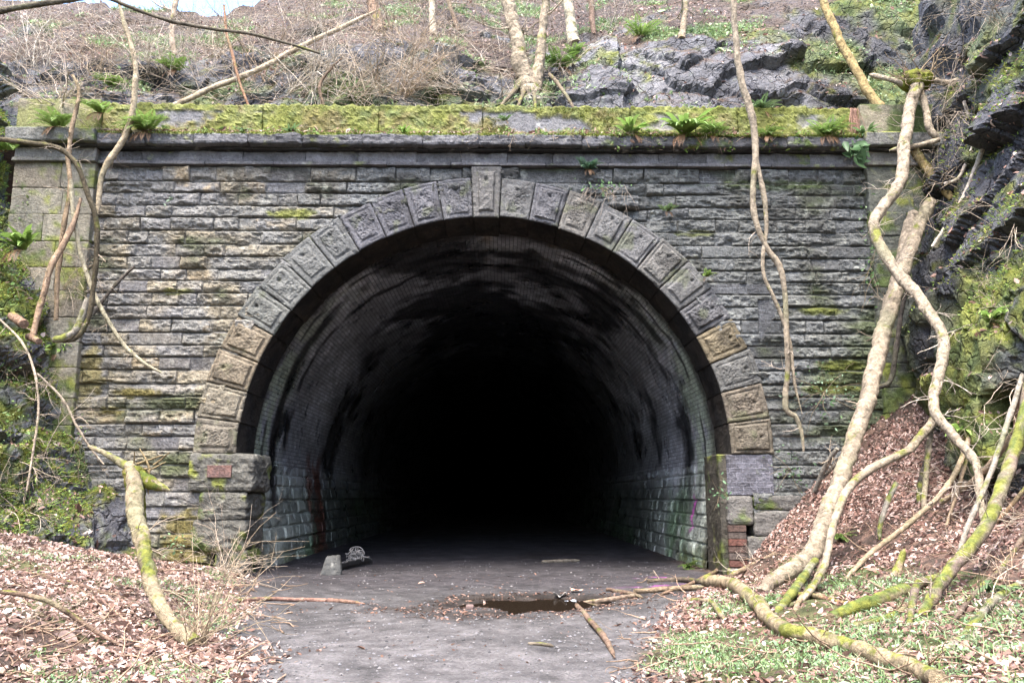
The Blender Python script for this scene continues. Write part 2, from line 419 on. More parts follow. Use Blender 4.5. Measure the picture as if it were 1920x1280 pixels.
for j in range(nZ):
    k = WC[j]; a, b = courses[k]; e = bd[k]; x = WX
    i = np.searchsorted(e, x); dxl = np.minimum(x - e[np.clip(i - 1, 0, len(e) - 1)], e[np.clip(i, 0, len(e) - 1)] - x)
    p = par[k][i]; zz = WZ[j]; dz = min(zz - a, b - zz)
    dd = np.minimum(np.abs(dxl) * 1.7 + .008 * sst(0, .4, vnoise(P3(x * .7, zz * 3, 4), 9)), dz * .85)
    prof = sst(.0, .03, dd + .009 * fbm(P3(x * 11, zz * 16, 0), 3, 3) + .004)
    t = (zz - a) / (b - a)
    Q = P3(x * 3.2 + p[:, 2] * 50, zz * 7.5, p[:, 3] * 40)
    rf = .5 * ridged(Q, 4, 3) + .7 * fbm(Q * .6, 3, 4)
    bz = brick_zone(x, zz).astype(float)
    flat = ((p[:, 4] > .9) | (bz > 0)).astype(float)
    jd = .048 * (.4 + .6 * sst(-.3, .3, fbm(P3(x * 1.1, zz * 1.6, 8), 3, 44)))
    h = -jd + prof * (jd + p[:, 0] + p[:, 1] * (rf * 1.5 + .35 * sst(0, .06, dd)) * (1 - flat) + p[:, 5] * (t - .5) * .6)
    h = h + prof * (1 - flat) * (.03 * ridged(P3(x * 8, zz * 15, 2), 3, 41) - .05 * sst(.35, .6, fbm(P3(x * 2.2, zz * 5, 5), 3, 42)))
    h = np.where(bz > 0, .0, h)
    # eroded hollows above the right haunch
    er = np.exp(-((x - 2.75) / .75) ** 2 - ((zz - 6.62) / .42) ** 2) * (p[:, 4] < .75) * (p[:, 3] < .8)
    h -= er * .16
    dep[:, j] = h
    # colour
    big = fbm(P3(x * .35, zz * .5, 3), 4, 31); mid = fbm(P3(x * 1.3, zz * 2, 3), 4, 32); fn = fbm(P3(x * 7, zz * 9, 3), 3, 33)
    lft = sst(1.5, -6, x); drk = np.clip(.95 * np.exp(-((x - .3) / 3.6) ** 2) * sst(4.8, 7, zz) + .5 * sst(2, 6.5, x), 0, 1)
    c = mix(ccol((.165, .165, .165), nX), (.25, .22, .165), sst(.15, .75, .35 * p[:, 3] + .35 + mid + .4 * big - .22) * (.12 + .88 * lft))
    c = mix(c, (.125, .127, .14), sst(.35, .8, p[:, 2]) * .6)
    c = mix(c, (.31, .24, .15), (p[:, 4] > .55) * (p[:, 4] < .64) * lft * .55 * sst(-.3, .3, fn + mid))
    c = mix(c, (.085, .085, .10), np.where(bz > 0, .85, (p[:, 4] > .93) * .6))
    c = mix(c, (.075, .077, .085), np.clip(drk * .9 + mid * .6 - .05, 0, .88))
    c = mix(c, (.045, .043, .042), sst(.1, .5, mid + .4 * big + .4 * (drk - .4)) * .75)      # soot and damp stains
    c = c * (.86 + .28 * p[:, 2])[:, None]
    lich = sst(.36, .6, fn + .2 * mid); c = mix(c, (.40, .40, .38), lich * .38)
    grn = sst(.15, .55, mid * .6 + .45 * big + .75 * sst(4.5, 7.2, x) * sst(5.5, 1.5, zz) + .35 * sst(6.4, 7.2, x) + .35 * sst(-5.0, -7.2, x) * sst(4.5, 1, zz) - .06)
    c = mix(c, (.07, .088, .035), grn * .75)
    for (cx, cz, rx, rz, oc, st) in ((-6.1, 3.2, .52, .1, OCHRE, 1), (-6.55, 2.9, .3, .09, OCHRE, .9), (-3.55, 6.55, .42, .12, MOSS * .8, 1), (-5.05, .55, .6, .62, OCHRE * .75, 1),
                                     (-4.75, .1, .55, .3, MOSS * .7, .9), (-7.05, 3.5, .3, .5, OCHRE, .8), (-5.6, 5.05, .35, .06, MOSS * .7, .8), (6.2, 4.75, .45, .1, MOSS * .55, 1),
                                     (6.5, 3.7, .5, .14, MOSS * .5, 1), (6.3, 3.3, .6, .12, MOSS * .45, 1), (5.0, .8, .35, .35, OCHRE * .6, 1), (5.5, 7.15, 1.4, .1, MOSSD, .6), (3.9, 6.2, .4, .07, MOSS * .5, .8)):
        mm = sst(1.15, .6, np.sqrt(((x - cx) / rx) ** 2 + ((zz - cz) / rz) ** 2) + .5 * fn + .35 * mid)
        c = mix(c, oc, mm * st * .9)
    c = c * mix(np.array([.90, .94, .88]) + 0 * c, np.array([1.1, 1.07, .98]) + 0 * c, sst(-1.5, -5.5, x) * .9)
    mort = (1 - sst(.004, .014, dd)) * (bz == 0); c = mix(c, mix(ccol((.10, .098, .09), nX), (.30, .29, .27), sst(.2, .5, mid - .2 * lft + .1)), mort * .6)
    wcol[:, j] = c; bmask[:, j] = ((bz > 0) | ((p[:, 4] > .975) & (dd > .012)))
rr = np.hypot(X - AX, Z - AZ)
inside = np.where(Z > AZ, rr < RI + .42, np.abs(X - AX) < RI + .35)
V = P3(X, -dep, Z).reshape(-1, 3)
Q = gridq(nX, nZ)[:, ::-1]; ins = inside.ravel(); Q = Q[~ins[Q].all(1)]
use = np.zeros(len(V), bool); use[Q.ravel()] = True; remap = np.cumsum(use) - 1
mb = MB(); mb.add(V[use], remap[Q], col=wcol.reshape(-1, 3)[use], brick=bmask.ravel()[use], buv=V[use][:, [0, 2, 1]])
WALL = mb; mb.build('facing_wall', M_stone, portal, smooth=False)

def rbox(mb, x0, x1, y0, y1, z0, z1, colfn, bev=.025, amp=.02, st=.05, s=0, rot=None, fs=4.0, ex=None, warp=None, nseg=40):
    """rounded, roughened stone block; y0 is the front"""
    lo, hi = np.array([x0, y0, z0], float), np.array([x1, y1, z1], float)
    bev = min(bev, (hi - lo).min() * .45)
    def ax(a, b):
        n = int(np.clip((b - a) / st, 1, nseg)); return np.unique(np.concatenate([[a, a + bev * .3, a + bev], np.linspace(a + bev, b - bev, n + 1), [b - bev * .3, b]]).round(6))
    A = [ax(lo[i], hi[i]) for i in range(3)]
    for k in range(3):
        i, j = (k + 1) % 3, (k + 2) % 3
        for sd_, val in ((-1, lo[k]), (1, hi[k])):
            a, b = np.meshgrid(A[i], A[j], indexing='ij')
            P = np.zeros(a.shape + (3,)); P[..., i] = a; P[..., j] = b; P[..., k] = val
            P = P.reshape(-1, 3); inn = np.clip(P, lo + bev, hi - bev); dv = P - inn
            N = dv / (np.linalg.norm(dv, axis=1, keepdims=True) + 1e-9)
            W = inn + N * bev
            q = np.stack([W[:, 0] * fs, W[:, 1] * fs, W[:, 2] * fs * 1.6], 1)
            W = W + N * (amp * (.6 * ridged(q, 4, s) + .6 * fbm(q * .5, 3, s + 9)))[:, None]
            if warp is not None: W = warp(W)
            if rot is not None: W = rot(W)
            Q = gridq(len(A[i]), len(A[j]))
            if sd_ < 0: Q = Q[:, ::-1]
            e = {} if ex is None else {kk: vv(W) for kk, vv in ex.items()}
            mb.add(W, Q, col=colfn(W, N), **e)

NOBRK = {'brick': lambda W: np.zeros(len(W)), 'buv': lambda W: W[:, [0, 2, 1]]}
BRK = {'brick': lambda W: np.ones(len(W)), 'buv': lambda W: W[:, [0, 2, 1]]}
def stonecol(base, s=0, moss=0., topm=.0, dark=.3):
    base = np.array(base, float)
    def f(W, N):
        n = fbm(W * 2.2, 4, s); n2 = fbm(W * 8, 3, s + 3)
        c = mix(ccol(base, len(W)), base * .35, sst(.0, .55, n) * dark * 2)
        c = mix(c, (.42, .42, .38), sst(.38, .6, n2 + .2 * n) * .4)
        mm = sst(.1, .45, n2 * .5 + n * .7 + moss + topm * np.maximum(0, N[:, 2]))
        g = sst(-.3, .3, fbm(W * 3.1, 3, s + 8))
        return mix(c, mix(ccol(MOSSD, len(W)), MOSS, g), mm * .92)
    return f

# voussoirs
def voussoir(name, t0, t1, r0, r1, yf, base, s, boss=.03, key=False):
    """t0<t1 angles, rusticated block with drafted margin and pitted panel; front grid + returns"""
    nu, nv = 30, 30
    vr = np.random.RandomState(s * 13 + 5); boss = boss * vr.uniform(.2, 1.5); pa_ = vr.uniform(.004, .02); ms = vr.uniform(.75, 1.3); ga = vr.uniform(.3, 1.2)
    gap = .008 / RI
    mg = np.array([0, .02, .05, .09, .11, .135, .16])
    ua = np.concatenate([mg, np.linspace(.16, .84, nu)[1:-1], 1 - mg[::-1]])
    va = ua
    Uu, Vv = np.meshgrid(ua, va, indexing='ij')
    th = t0 + gap + (t1 - t0 - 2 * gap) * Uu; rad = r0 + (r1 - r0) * Vv
    du = np.minimum(Uu, 1 - Uu) * (t1 - t0) * (r0 + r1) / 2; dv = np.minimum(Vv, 1 - Vv) * (r1 - r0); dd = np.minimum(du, dv)
    rnd = .022 * (1 - sst(0, .02, np.minimum(np.minimum(Uu, 1 - Uu) * (t1 - t0) * 4.7, dv)))
    dd = dd / ms + .012 * fbm(P3(th * 30, rad * 7, s), 3, s); rnd = rnd + .03 * sst(.2, .5, fbm(P3(th * 22, rad * 5, s), 3, s + 3)) * sst(.07, .0, dd)
    gr = sst(.055, .07, dd) * (1 - sst(.085, .10, dd)) * ga * (.6 + .4 * vnoise(P3(th * 40, rad * 9, s), 4))
    px = AX + rad * np.cos(th); pz = AZ + rad * np.sin(th)
    q = P3(px * 38, 0 * px + s, pz * 38)
    pit = sst(.0, .5, fbm(q, 3, s)); bl = fbm(q * .15, 3, s + 1)
    w_ = np.exp(-(((Uu - .5) / .05) ** 2 + ((Vv - .72) / .04) ** 2) * 1.0)       # lewis hole
    h = -rnd - .022 * gr + sst(.09, .12, dd) * (boss + .03 * bl - pa_ * pit) - .05 * w_ + .006 * fbm(q * .5, 2, s)
    V = P3(px, yf - h, pz).reshape(-1, 3); n = V.shape[0]
    base = np.array(base, float) * .6
    c = mix(ccol(base, n), base * .38, sst(.05, .5, fbm(V * 2.3, 4, s)) * .9)
    c = mix(c, base * 1.4, sst(.1, .5, fbm(V * 7, 3, s + 2)) * .5)
    m_ = sst(.28, .5, fbm(V * 3, 4, s + 4) + .1 * (s % 3 == 0)); c = mix(c, (.085, .1, .04), m_ * .4)
    mb = MB(); mb.add(V, gridq(len(ua), len(va)), col=c)
    # returns: inner soffit, outer, two sides
    G = V.reshape(len(ua), len(va), 3)
    for edge, dk in ((G[:, 0], 1), (G[::-1, -1], 0), (G[0, ::-1], 0), (G[-1], 0)):
        ny = 9; yy = np.linspace(0, 1, ny)
        E = np.repeat(edge[:, None, :], ny, 1); E[:, :, 1] = edge[:, None, 1] * (1 - yy) + 1.08 * yy
        E = E.reshape(-1, 3); nn = fbm(E * 3, 3, s + 6)
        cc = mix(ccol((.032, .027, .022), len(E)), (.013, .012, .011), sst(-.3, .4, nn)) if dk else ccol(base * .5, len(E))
        E2 = E.copy()
        if dk:
            cen = np.array([AX, 0, AZ]); rd = E - cen; rd[:, 1] = 0; rd /= np.linalg.norm(rd, axis=1, keepdims=True)
            f = np.minimum(1, (np.tile(yy, len(edge))) * 6); E2 = E + rd * (.02 * fbm(E * 5, 3, s + 8) * f)[:, None]
        mb.add(E2, gridq(len(edge), ny)[:, ::-1], col=cc)
    return mb.build(name, M_vous, portal, smooth=False)

KH = R(3.15)
NV = 12; step = (math.pi / 2 - KH) / NV
voussoir('keystone', math.pi / 2 - KH, math.pi / 2 + KH, RI - .03, 7.46 - AZ, -.11, (.17, .165, .155), 3, .03)
VB = {0: (.17, .17, .18), 1: (.16, .16, .175), 2: (.15, .15, .165), 3: (.155, .155, .17), 4: (.17, .175, .17), 5: (.18, .185, .175), 6: (.20, .205, .19), 7: (.19, .195, .175), 8: (.25, .205, .14), 9: (.26, .215, .15), 10: (.27, .24, .18), 11: (.23, .205, .16)}
VR = {0: (.18, .18, .175), 1: (.155, .155, .165), 2: (.20, .19, .17), 3: (.19, .19, .185), 4: (.18, .18, .18), 5: (.19, .185, .17), 6: (.17, .17, .165), 7: (.15, .15, .155), 8: (.22, .18, .11), 9: (.15, .15, .14), 10: (.19, .16, .12), 11: (.18, .155, .115)}
for k in range(NV):
    a = math.pi / 2 + KH + k * step
    o = voussoir('voussoir', a, a + step, RI + rs.uniform(-.012, .012), RO + rs.uniform(-.02, .02), -.055 + rs.uniform(-.012, .012), VB[k], 20 + k)
    if k in (8, 9): o['label'] = 'orange stained arch stone'
    a = math.pi / 2 - KH - k * step
    o = voussoir('voussoir', a - step, a, RI + rs.uniform(-.012, .012), RO + rs.uniform(-.02, .02), -.055 + rs.uniform(-.012, .012), VR[k], 50 + k)
    if k == 8: o['label'] = 'orange stained arch stone'

mb = MB(); tt = np.linspace(-.02, math.pi + .02, 80)  # added unseen ring and outer shell, keep sky light out of the gaps
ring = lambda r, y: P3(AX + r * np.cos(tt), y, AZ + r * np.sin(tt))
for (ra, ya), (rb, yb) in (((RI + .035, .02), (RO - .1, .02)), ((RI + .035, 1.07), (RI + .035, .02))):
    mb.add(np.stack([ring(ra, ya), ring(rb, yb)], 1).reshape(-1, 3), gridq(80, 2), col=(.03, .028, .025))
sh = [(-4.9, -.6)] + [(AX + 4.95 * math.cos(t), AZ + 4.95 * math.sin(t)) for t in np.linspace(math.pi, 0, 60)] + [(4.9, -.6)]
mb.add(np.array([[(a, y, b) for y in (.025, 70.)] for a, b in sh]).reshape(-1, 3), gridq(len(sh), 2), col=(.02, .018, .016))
mb.build('arch_light_seal', M_vous, portal)
# jambs and springers
mb = MB(); rbox(mb, -5.12, -4.0, -.13, 1.05, 1.49, AZ - .01, stonecol((.095, .093, .08), 5, .05, 0, .5), .07, .05, .035, 11, fs=7)
spr = mb.build('springer', M_vous, portal, smooth=False)
mb = MB(); rbox(mb, -4.78, -4.36, -.185, -.1, 1.72, 1.93, lambda W, N: mix(ccol((.15, .085, .07), len(W)), (.09, .06, .055), sst(-.2, .4, fbm(W * 8, 3, 2))), .008, .004, .03, 4)
mb.build('red_stone_patch', M_vous, spr, smooth=False)
mb = MB()
zz = 1.45; q = 0
for hgt, xl in ((.46, -4.9), (.52, -5.0), (.30, -4.6), (.40, -4.8)):
    rbox(mb, xl, -4.06 + rs.uniform(-.05, .05), -.07 - rs.uniform(0, .05), 1.05, zz - hgt + .015, zz, stonecol((.095, .092, .078), 20 + q, .06, 0, .45), .06, .065, .035, 30 + q, fs=6); zz -= hgt; q += 1
rbox(mb, -5.0, -4.1, -.05, 1.05, -.4, zz, stonecol((.11, .11, .085), 28, .12, 0, .45), .06, .04, .06, 36)
mb.build('jamb', M_vous, portal, smooth=False)
mb = MB(); zz = AZ - .01; q = 0
rbox(mb, 4.30, 5.12, -.03, 1.05, 1.42, zz, lambda W, N: mix(ccol((.115, .115, .135), len(W)), (.06, .06, .068), sst(0, .5, fbm(W * 3, 3, 4))), .012, .004, .06, 60, ex=BRK)
mb.build('brick_pier', M_stone, portal, smooth=False)
mb = MB()
for (x0, x1, z0, z1) in ((4.27, 4.72, .92, 1.40), (4.74, 5.6, 1.16, 1.40), (4.74, 5.5, .72, 1.14), (4.60, 5.3, .2, .70), (4.25, 4.7, -.4, .18)):
    rbox(mb, x0, x1, -.07, 1.05, z0, z1, stonecol((.115, .11, .10), 60 + q, .06, 0, .45), .05, .035, .045, 70 + q); q += 1
mb.build('jamb', M_vous, portal, smooth=False)
mb = MB()
for k in range(6):
    cc = ((.12, .055, .042), (.095, .062, .05), (.085, .068, .058))[(k * 2) % 3]
    rbox(mb, 4.27, 4.58, -.075 - .01 * (k % 2), .4, .2 + k * .119, .2 + k * .119 + .108, lambda W, N, cc=cc: mix(ccol(cc, len(W)), np.array(cc) * .5, sst(0, .5, fbm(W * 9, 3, 4))), .008, .005, .04, 90 + k)
tag(mb.build('red_brick_patch', M_vous, portal, smooth=False), 'red brick repair at foot of the jamb')
mb = MB()                                      # back masonry behind the right reveal
rbox(mb, 4.17, 4.42, .0, 1.08, -.4, AZ, stonecol((.05, .045, .035), 77, 0), .02, .03, .06, 99)
mb.build('reveal', M_vous, portal, smooth=False)

# entablature: string course, frieze, cornice, parapet (blocks of one course = one part)
def course(name, x0, x1, z0, z1, yf, yb, lens, colf, bev, amp, s, st=.05, jit=.012, label=None, warp=None):
    r_ = np.random.RandomState(s); mb = MB(); x = x0; k = 0
    while x < x1 - .05:
        L_ = r_.uniform(*lens); xe = min(x + L_, x1)
        if x1 - xe < .3: xe = x1
        dy = r_.uniform(-jit, jit)
        rbox(mb, x + .004, xe - .004, yf + dy, yb, z0 + r_.uniform(0, .006), z1 - r_.uniform(0, .012), colf(x, k), bev, amp, st, s + k * 3, fs=5, warp=warp, nseg=90); x = xe; k += 1
    o = mb.build(name, M_vous, portal, smooth=False)
    if label: o['label'] = label
    return mb
def fz(x, k): return stonecol(np.array((.13, .127, .13)) * (.7 + .5 * rs.rand()) * (1.15 if x < -3 else 1), 200 + k, -.25 + .2 * (x > 4), 0, .35)
def cz(x, k): return stonecol(np.array((.10, .10, .105)) * (.7 + .6 * rs.rand()), 240 + k, -.12 + .15 * (x > 3), .75, .35)
course('string_course', -7.18, 7.15, 7.47, 7.535, -.11, .3, (.85, 1.3), fz, .012, .006, 11)
course('frieze', -7.18, 7.15, 7.54, 7.745, -.055, .3, (.7, 1.2), fz, .014, .03, 12, .035)
course('cornice_shadow_band', -7.18, 7.15, 7.75, 7.80, -.16, .3, (.9, 1.5), lambda x, k: stonecol((.04, .04, .042), 9, -.5), .012, .006, 13)  # near-black colour paints the shadow gap under the cornice
def slope_top(W):
    W = W.copy(); m = W[:, 2] > 7.93; W[m, 2] += np.clip((W[m, 1] + .30) / .55, 0, 1) * .16; return W
course('cornice', -7.25, 7.22, 7.795, 8.0, -.30, .35, (.8, 1.15), cz, .035, .05, 14, .03, .03, warp=slope_top)
def moss_mask(W):
    ed = .5 * sst(8.52, 8.62, W[:, 2]) + .35 * sst(8.25, 8.1, W[:, 2])
    return sst(-.02, .22, fbm(W * np.array([.9, 1, 1.6]), 4, 401) * .9 + .3 * fbm(W * 5, 4, 402) + .28 * sst(3, 5, W[:, 0]) + .12 * sst(-2, -5, W[:, 0]) + ed + .27)
def cushion(W):
    m = moss_mask(W) * (.012 + .05 * np.maximum(0, fbm(W * 6, 3, 420)) + .02 * sst(.0, .4, fbm(W * 14, 2, 421)))
    W = W.copy(); W[:, 1] -= m * (W[:, 1] < .1); W[:, 2] += m * sst(8.55, 8.66, W[:, 2]) * 1.2; return W
def pz_(x, k):
    def f(W, N):
        n = fbm(W * np.array([.9, 1, 1.6]), 4, 401); n2 = fbm(W * 5, 4, 402); n3 = fbm(W * 1.7, 3, 403)
        c = mix(ccol((.14, .14, .145), len(W)), (.22, .21, .18), sst(0, .5, n3))
        c = mix(c, (.085, .085, .10), sst(.1, .4, fbm(W * 1.1, 3, 404)))
        c = mix(c, (.55, .55, .52), sst(.3, .5, n2 + .5 * np.exp(-((W[:, 0] - 1.0) / .4) ** 2) - .15) * .8)
        gx_ = .28 * sst(3, 5, W[:, 0]) + .12 * sst(-2, -5, W[:, 0])
        ed = .5 * sst(8.52, 8.62, W[:, 2]) + .35 * sst(8.25, 8.1, W[:, 2])
        mm = sst(-.02, .22, n * .9 + .3 * n2 + gx_ + ed + .27)
        mc = mix(mix(ccol(OCHRE * .8, len(W)), MOSS * .8, sst(-.3, .3, n2 + n3 + ed)), MOSSD, sst(.0, .5, fbm(W * 6, 4, 405)) * .7)
        mc = mix(mc, MOSS * .75, sst(4, 6, W[:, 0]))
        return mix(c, mc, mm * .95)
    return f
course('parapet', -7.18, 7.15, 8.06, 8.655, -.05, .42, (1.8, 3.2), pz_, .025, .012, 15, .035, .012, warp=cushion)
# pilasters with their own projecting entablature
for sx, xa, xb in ((-1, -8.68, -7.19), (1, 7.15, 8.65)):
    r_ = np.random.RandomState(40 + sx); mb = MB(); zz = 7.47; k = 0
    while zz > -.5:
        hgt = r_.uniform(.42, .56); xm = xa + (xb - xa) * r_.uniform(.35, .65)
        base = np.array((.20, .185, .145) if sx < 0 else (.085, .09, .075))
        for p, q in ((xa, xm), (xm, xb)):
            bs = base * r_.uniform(.75, 1.15)
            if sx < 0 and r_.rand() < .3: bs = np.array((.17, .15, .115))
            xo = .05 * (7.4 - zz) / 4
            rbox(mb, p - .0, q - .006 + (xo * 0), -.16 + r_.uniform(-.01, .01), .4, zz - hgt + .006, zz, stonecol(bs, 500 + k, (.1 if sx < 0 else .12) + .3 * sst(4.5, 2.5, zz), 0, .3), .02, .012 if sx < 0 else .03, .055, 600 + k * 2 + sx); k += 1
        zz -= hgt
    mb.build('pilaster', M_vous, portal, smooth=False)
    mb = MB(); cf = (lambda b, s_, m_: stonecol(b, s_, m_, .6, .35))
    rbox(mb, xa - .02, xb + .02, -.24, .4, 7.47, 7.535, cf((.14, .135, .12), 1, -.1), .012, .006, .06, 1)
    rbox(mb, xa, xb, -.19, .4, 7.54, 7.745, cf((.17, .16, .14), 2, -.1), .012, .015, .05, 2)
    rbox(mb, xa - .02, xb + .02, -.29, .4, 7.75, 7.80, cf((.04, .04, .04), 3, -.4), .012, .006, .06, 3)  # painted shadow gap carried round the pilaster
    rbox(mb, xa - .08, xb + .05, -.42, .4, 7.795, 8.05, cf((.13, .13, .12), 4, .05), .03, .028, .05, 4)
    mb.build('pilaster_cornice', M_vous, portal, smooth=False)
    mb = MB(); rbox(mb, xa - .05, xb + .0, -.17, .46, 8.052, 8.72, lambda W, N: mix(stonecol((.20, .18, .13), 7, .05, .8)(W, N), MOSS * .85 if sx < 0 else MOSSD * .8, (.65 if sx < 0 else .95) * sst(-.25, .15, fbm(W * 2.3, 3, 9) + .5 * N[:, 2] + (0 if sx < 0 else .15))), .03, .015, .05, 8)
    mb.build('parapet_pier', M_vous, portal, smooth=False)

# lining: stone side walls to the springing, sooty brick barrel above; 1.02 m behind the face
ly = rng_axis([(1.02, 9, .04), (9, 20, .15), (20, 70, 2)])
ss_side = np.arange(-.3, 2.13, .0405)
arcn = 260
prof = [(-(4.14 + .25 * sst(0, 2.1, zz_)), zz_) for zz_ in ss_side] + [(AX * 0 - 4.40 * math.cos(t), AZ + 4.40 * math.sin(t)) for t in np.linspace(0, math.pi, arcn)] + [((4.14 + .25 * sst(0, 2.1, zz_)), zz_) for zz_ in ss_side[::-1]]
prof = np.array([(float(a), float(b)) for a, b in prof]); nP = len(prof)
arc_s = np.concatenate([[0], np.cumsum(np.hypot(*np.diff(prof, axis=0).T))])
Pi, Yi = np.meshgrid(np.arange(nP), ly, indexing='ij'); pi_, yi = Pi.ravel(), Yi.ravel()
lx, lz, ls = prof[pi_, 0], prof[pi_, 1], arc_s[pi_]
below = lz < 2.02 - .0 * lx
crs = np.floor((lz + .3) / .27); ft = (lz + .3) / .27 - crs
off = _h(crs.astype(np.int64), (lx > 0).astype(np.int64), np.zeros(len(crs), np.int64), 5) * .6
bx = (yi + off) / .62; bi = np.floor(bx); fx = bx - bi
brnd = _h(bi.astype(np.int64), crs.astype(np.int64), (lx > 0).astype(np.int64), 6)
dd = np.minimum(np.minimum(ft, 1 - ft) * .27, np.minimum(fx, 1 - fx) * .62)
L0 = P3(lx, yi, lz)
hst = sst(0, .035, dd) * (.035 + .03 * (brnd - .5) + .03 * ridged(L0 * np.array([3, 3, 6]), 3, 7)) - .03
hbr = .03 * fbm(L0 * 1.1, 3, 8) + .02 * fbm(L0 * 4, 3, 9)
hh = np.where(below, hst, hbr)
nrm = np.stack([-lx, np.zeros(len(lx)), np.where(lz > AZ, AZ - lz, 0)], 1); nrm /= np.linalg.norm(nrm, axis=1, keepdims=True)
LV = L0 + nrm * hh[:, None]
n1 = fbm(L0 * np.array([.9, .5, .9]), 4, 11); n2 = fbm(L0 * 3, 4, 12); n3 = fbm(L0 * np.array([6, 2.2, 1.2]), 3, 13)
ang = np.arctan2(lz - AZ, np.abs(lx))
stc = mix(ccol((.30, .33, .29), len(lx)), (.17, .25, .15), sst(-.2, .3, n1)); stc = stc * (.7 + .6 * brnd)[:, None]
stc = mix(stc, (.45, .45, .43), sst(.2, .5, n3 + .1 * n2) * .55)
stc = mix(stc, (.05, .055, .05), sst(.15, .5, n2 + .2 * n1) * .6)
stc = mix(stc, MOSS * .6, sst(.5, .1, lz) * sst(-.2, .2, n2) * sst(5, 2, yi) * .8)
brc = mix(ccol((.33, .34, .37), len(lx)), (.58, .60, .66), sst(-.1, .4, n1))
near = sst(3.3, 2.3, yi + .6 * n1); low = sst(1.2, .3, ang)
brc = brc * mix(1.0, .35, sst(7, 16, yi + n1))[:, None]  # brick colour fades with depth: painted falloff of daylight
brc = mix(brc, (.42, .50, .36), np.clip(sst(-.15, .35, n2 + .3 * low) * near * (.15 + .85 * low), 0, 1) * .75)
brc = mix(brc, (.65, .65, .69), sst(.05, .4, n3 + .3 * n1 - .05) * sst(1.0, .1, ang) * sst(8, 3, yi) * sst(1.6, 2.6, yi) * np.where(lx > 0, .85, .45))
brc = mix(brc, (.25, .19, .12), sst(.2, .5, n2 + .2 * n1) * sst(.7, 1.2, ang) * sst(4, 1.5, yi) * .7)
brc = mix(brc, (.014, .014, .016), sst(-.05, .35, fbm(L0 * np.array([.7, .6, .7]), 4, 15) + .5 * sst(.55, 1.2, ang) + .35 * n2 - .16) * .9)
for yc, wd_ in ((2.45, .22), (3.3, .1), (1.75, .07)):
    brc = mix(brc, (.012, .012, .013), sst(wd_ * 1.8, wd_ * .5, np.abs(yi - yc + .35 * n1)) * sst(-.3, .1, fbm(L0 * np.array([1.5, .4, 1.5]), 3, 16 + int(yc * 9))) * .85)
stc = stc * mix(1.0, .35, sst(5.6, 6.4, yi) * (lx < 0) + sst(4.5, 9, yi) * (lx > 0))[:, None]  # side walls dimmed further in as well, painted falloff
stc = mix(stc, brc * 1.1, sst(1.2, 2.05, lz + .35 * n1) * .75)
lc = np.where(below[:, None], stc, brc)
lc = mix(lc, (.012, .011, .011), sst(.38, .12, np.abs(yi - 2.55 + .12 * n1)) * (lx < 0) * sst(.7, 1.2, lz + .4 * n2) * sst(4.6, 3.4, lz) * .95)
lc = mix(lc, (.16, .055, .035), sst(.95, .7, np.abs(yi - 6.5)) * (lx < 0) * sst(2.6, 2.2, lz) * sst(-.4, .1, n2) * .8)
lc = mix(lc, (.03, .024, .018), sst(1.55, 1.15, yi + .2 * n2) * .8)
lc = lc * mix(1.0, .5, sst(8, 24, yi))[:, None]  # overall depth dimming, the dark of the tunnel put into the colour
# pink paint mark on the right-hand wall
gm = np.exp(-(((yi - 2.62 - .09 * np.sin(lz * 14)) / .07) ** 2)) * sst(.62, .85, lz) * sst(1.5, 1.25, lz) * (lx > 0)
lc = mix(lc, (.62, .12, .5), np.clip(gm * 1.3, 0, 1) * sst(-.5, .0, n2))
bmk = np.where(below, sst(.95, .7, np.abs(yi - 6.5)) * (lx < 0), 1.0)
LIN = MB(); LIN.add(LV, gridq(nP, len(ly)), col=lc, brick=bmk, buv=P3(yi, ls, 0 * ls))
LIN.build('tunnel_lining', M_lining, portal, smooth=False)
mb = MB(); mb.add([(-6, 69.8, -1), (6, 69.8, -1), (6, 69.8, 8), (-6, 69.8, 8)], [[0, 1, 2, 3]], col=(.001, .001, .001), brick=np.zeros(4), buv=np.zeros((4, 3)))  # black sheet added to stand in for the unlit depth of the tunnel
mb.build('dark_end_sheet', vmat('unlit_black', 1.0, 0.0, bump=0), portal)
#@@PLANTS
# ------------------------------------------------------------------ placing things on the built surfaces
def _bvh():
    Vs, Fs, n = [], [], 0
    for m_ in (GROUND, HILL, CL, CR, LIN):
        V, Q, T, _c = m_.arrays(); c = V[Q].mean(1)
        Q = Q[(np.abs(c[:, 0]) < 13) & (c[:, 1] > -13) & (c[:, 1] < 24)]
        Vs.append(V); Fs.append(Q + n); n += len(V)
    # plain stand-in quads for the wall, ledge and parapet, used only to find positions
    ex = np.array([(-8.7, -.05, 0), (8.7, -.05, 0), (8.7, -.05, 8), (-8.7, -.05, 8), (-8.7, -.3, 8), (8.7, -.3, 8), (8.7, -.04, 8.1), (-8.7, -.04, 8.1), (8.7, -.05, 8.66), (-8.7, -.05, 8.66)], float)
    F = [[0, 1, 2, 3], [4, 5, 6, 7], [7, 6, 8, 9]]
    V = np.concatenate(Vs); F0 = np.concatenate(Fs)
    c = [Vector(v) for v in np.concatenate([V, ex]).tolist()]
    fl = F0.tolist() + (np.array(F[1:]) + len(V)).tolist()
    return BVHTree.FromPolygons(c, fl)
BVH = _bvh()
def hit(px, py, lift=0.0):
    loc, n, i, d_ = BVH.ray_cast(Vector(CAM), Vector(ray(px, py)))
    if loc is None: return U(px, py, 0), np.array([0, -1, 0])
    n = np.array(n)
    if n @ ray(px, py) > 0: n = -n
    return np.array(loc) + n * lift, n
def drop(x, y, z0=30.0):
    loc, n, i, d_ = BVH.ray_cast(Vector((x, y, z0)), Vector((0, 0, -1)))
    return np.array(loc) if loc is not None else np.array([x, y, 0.])

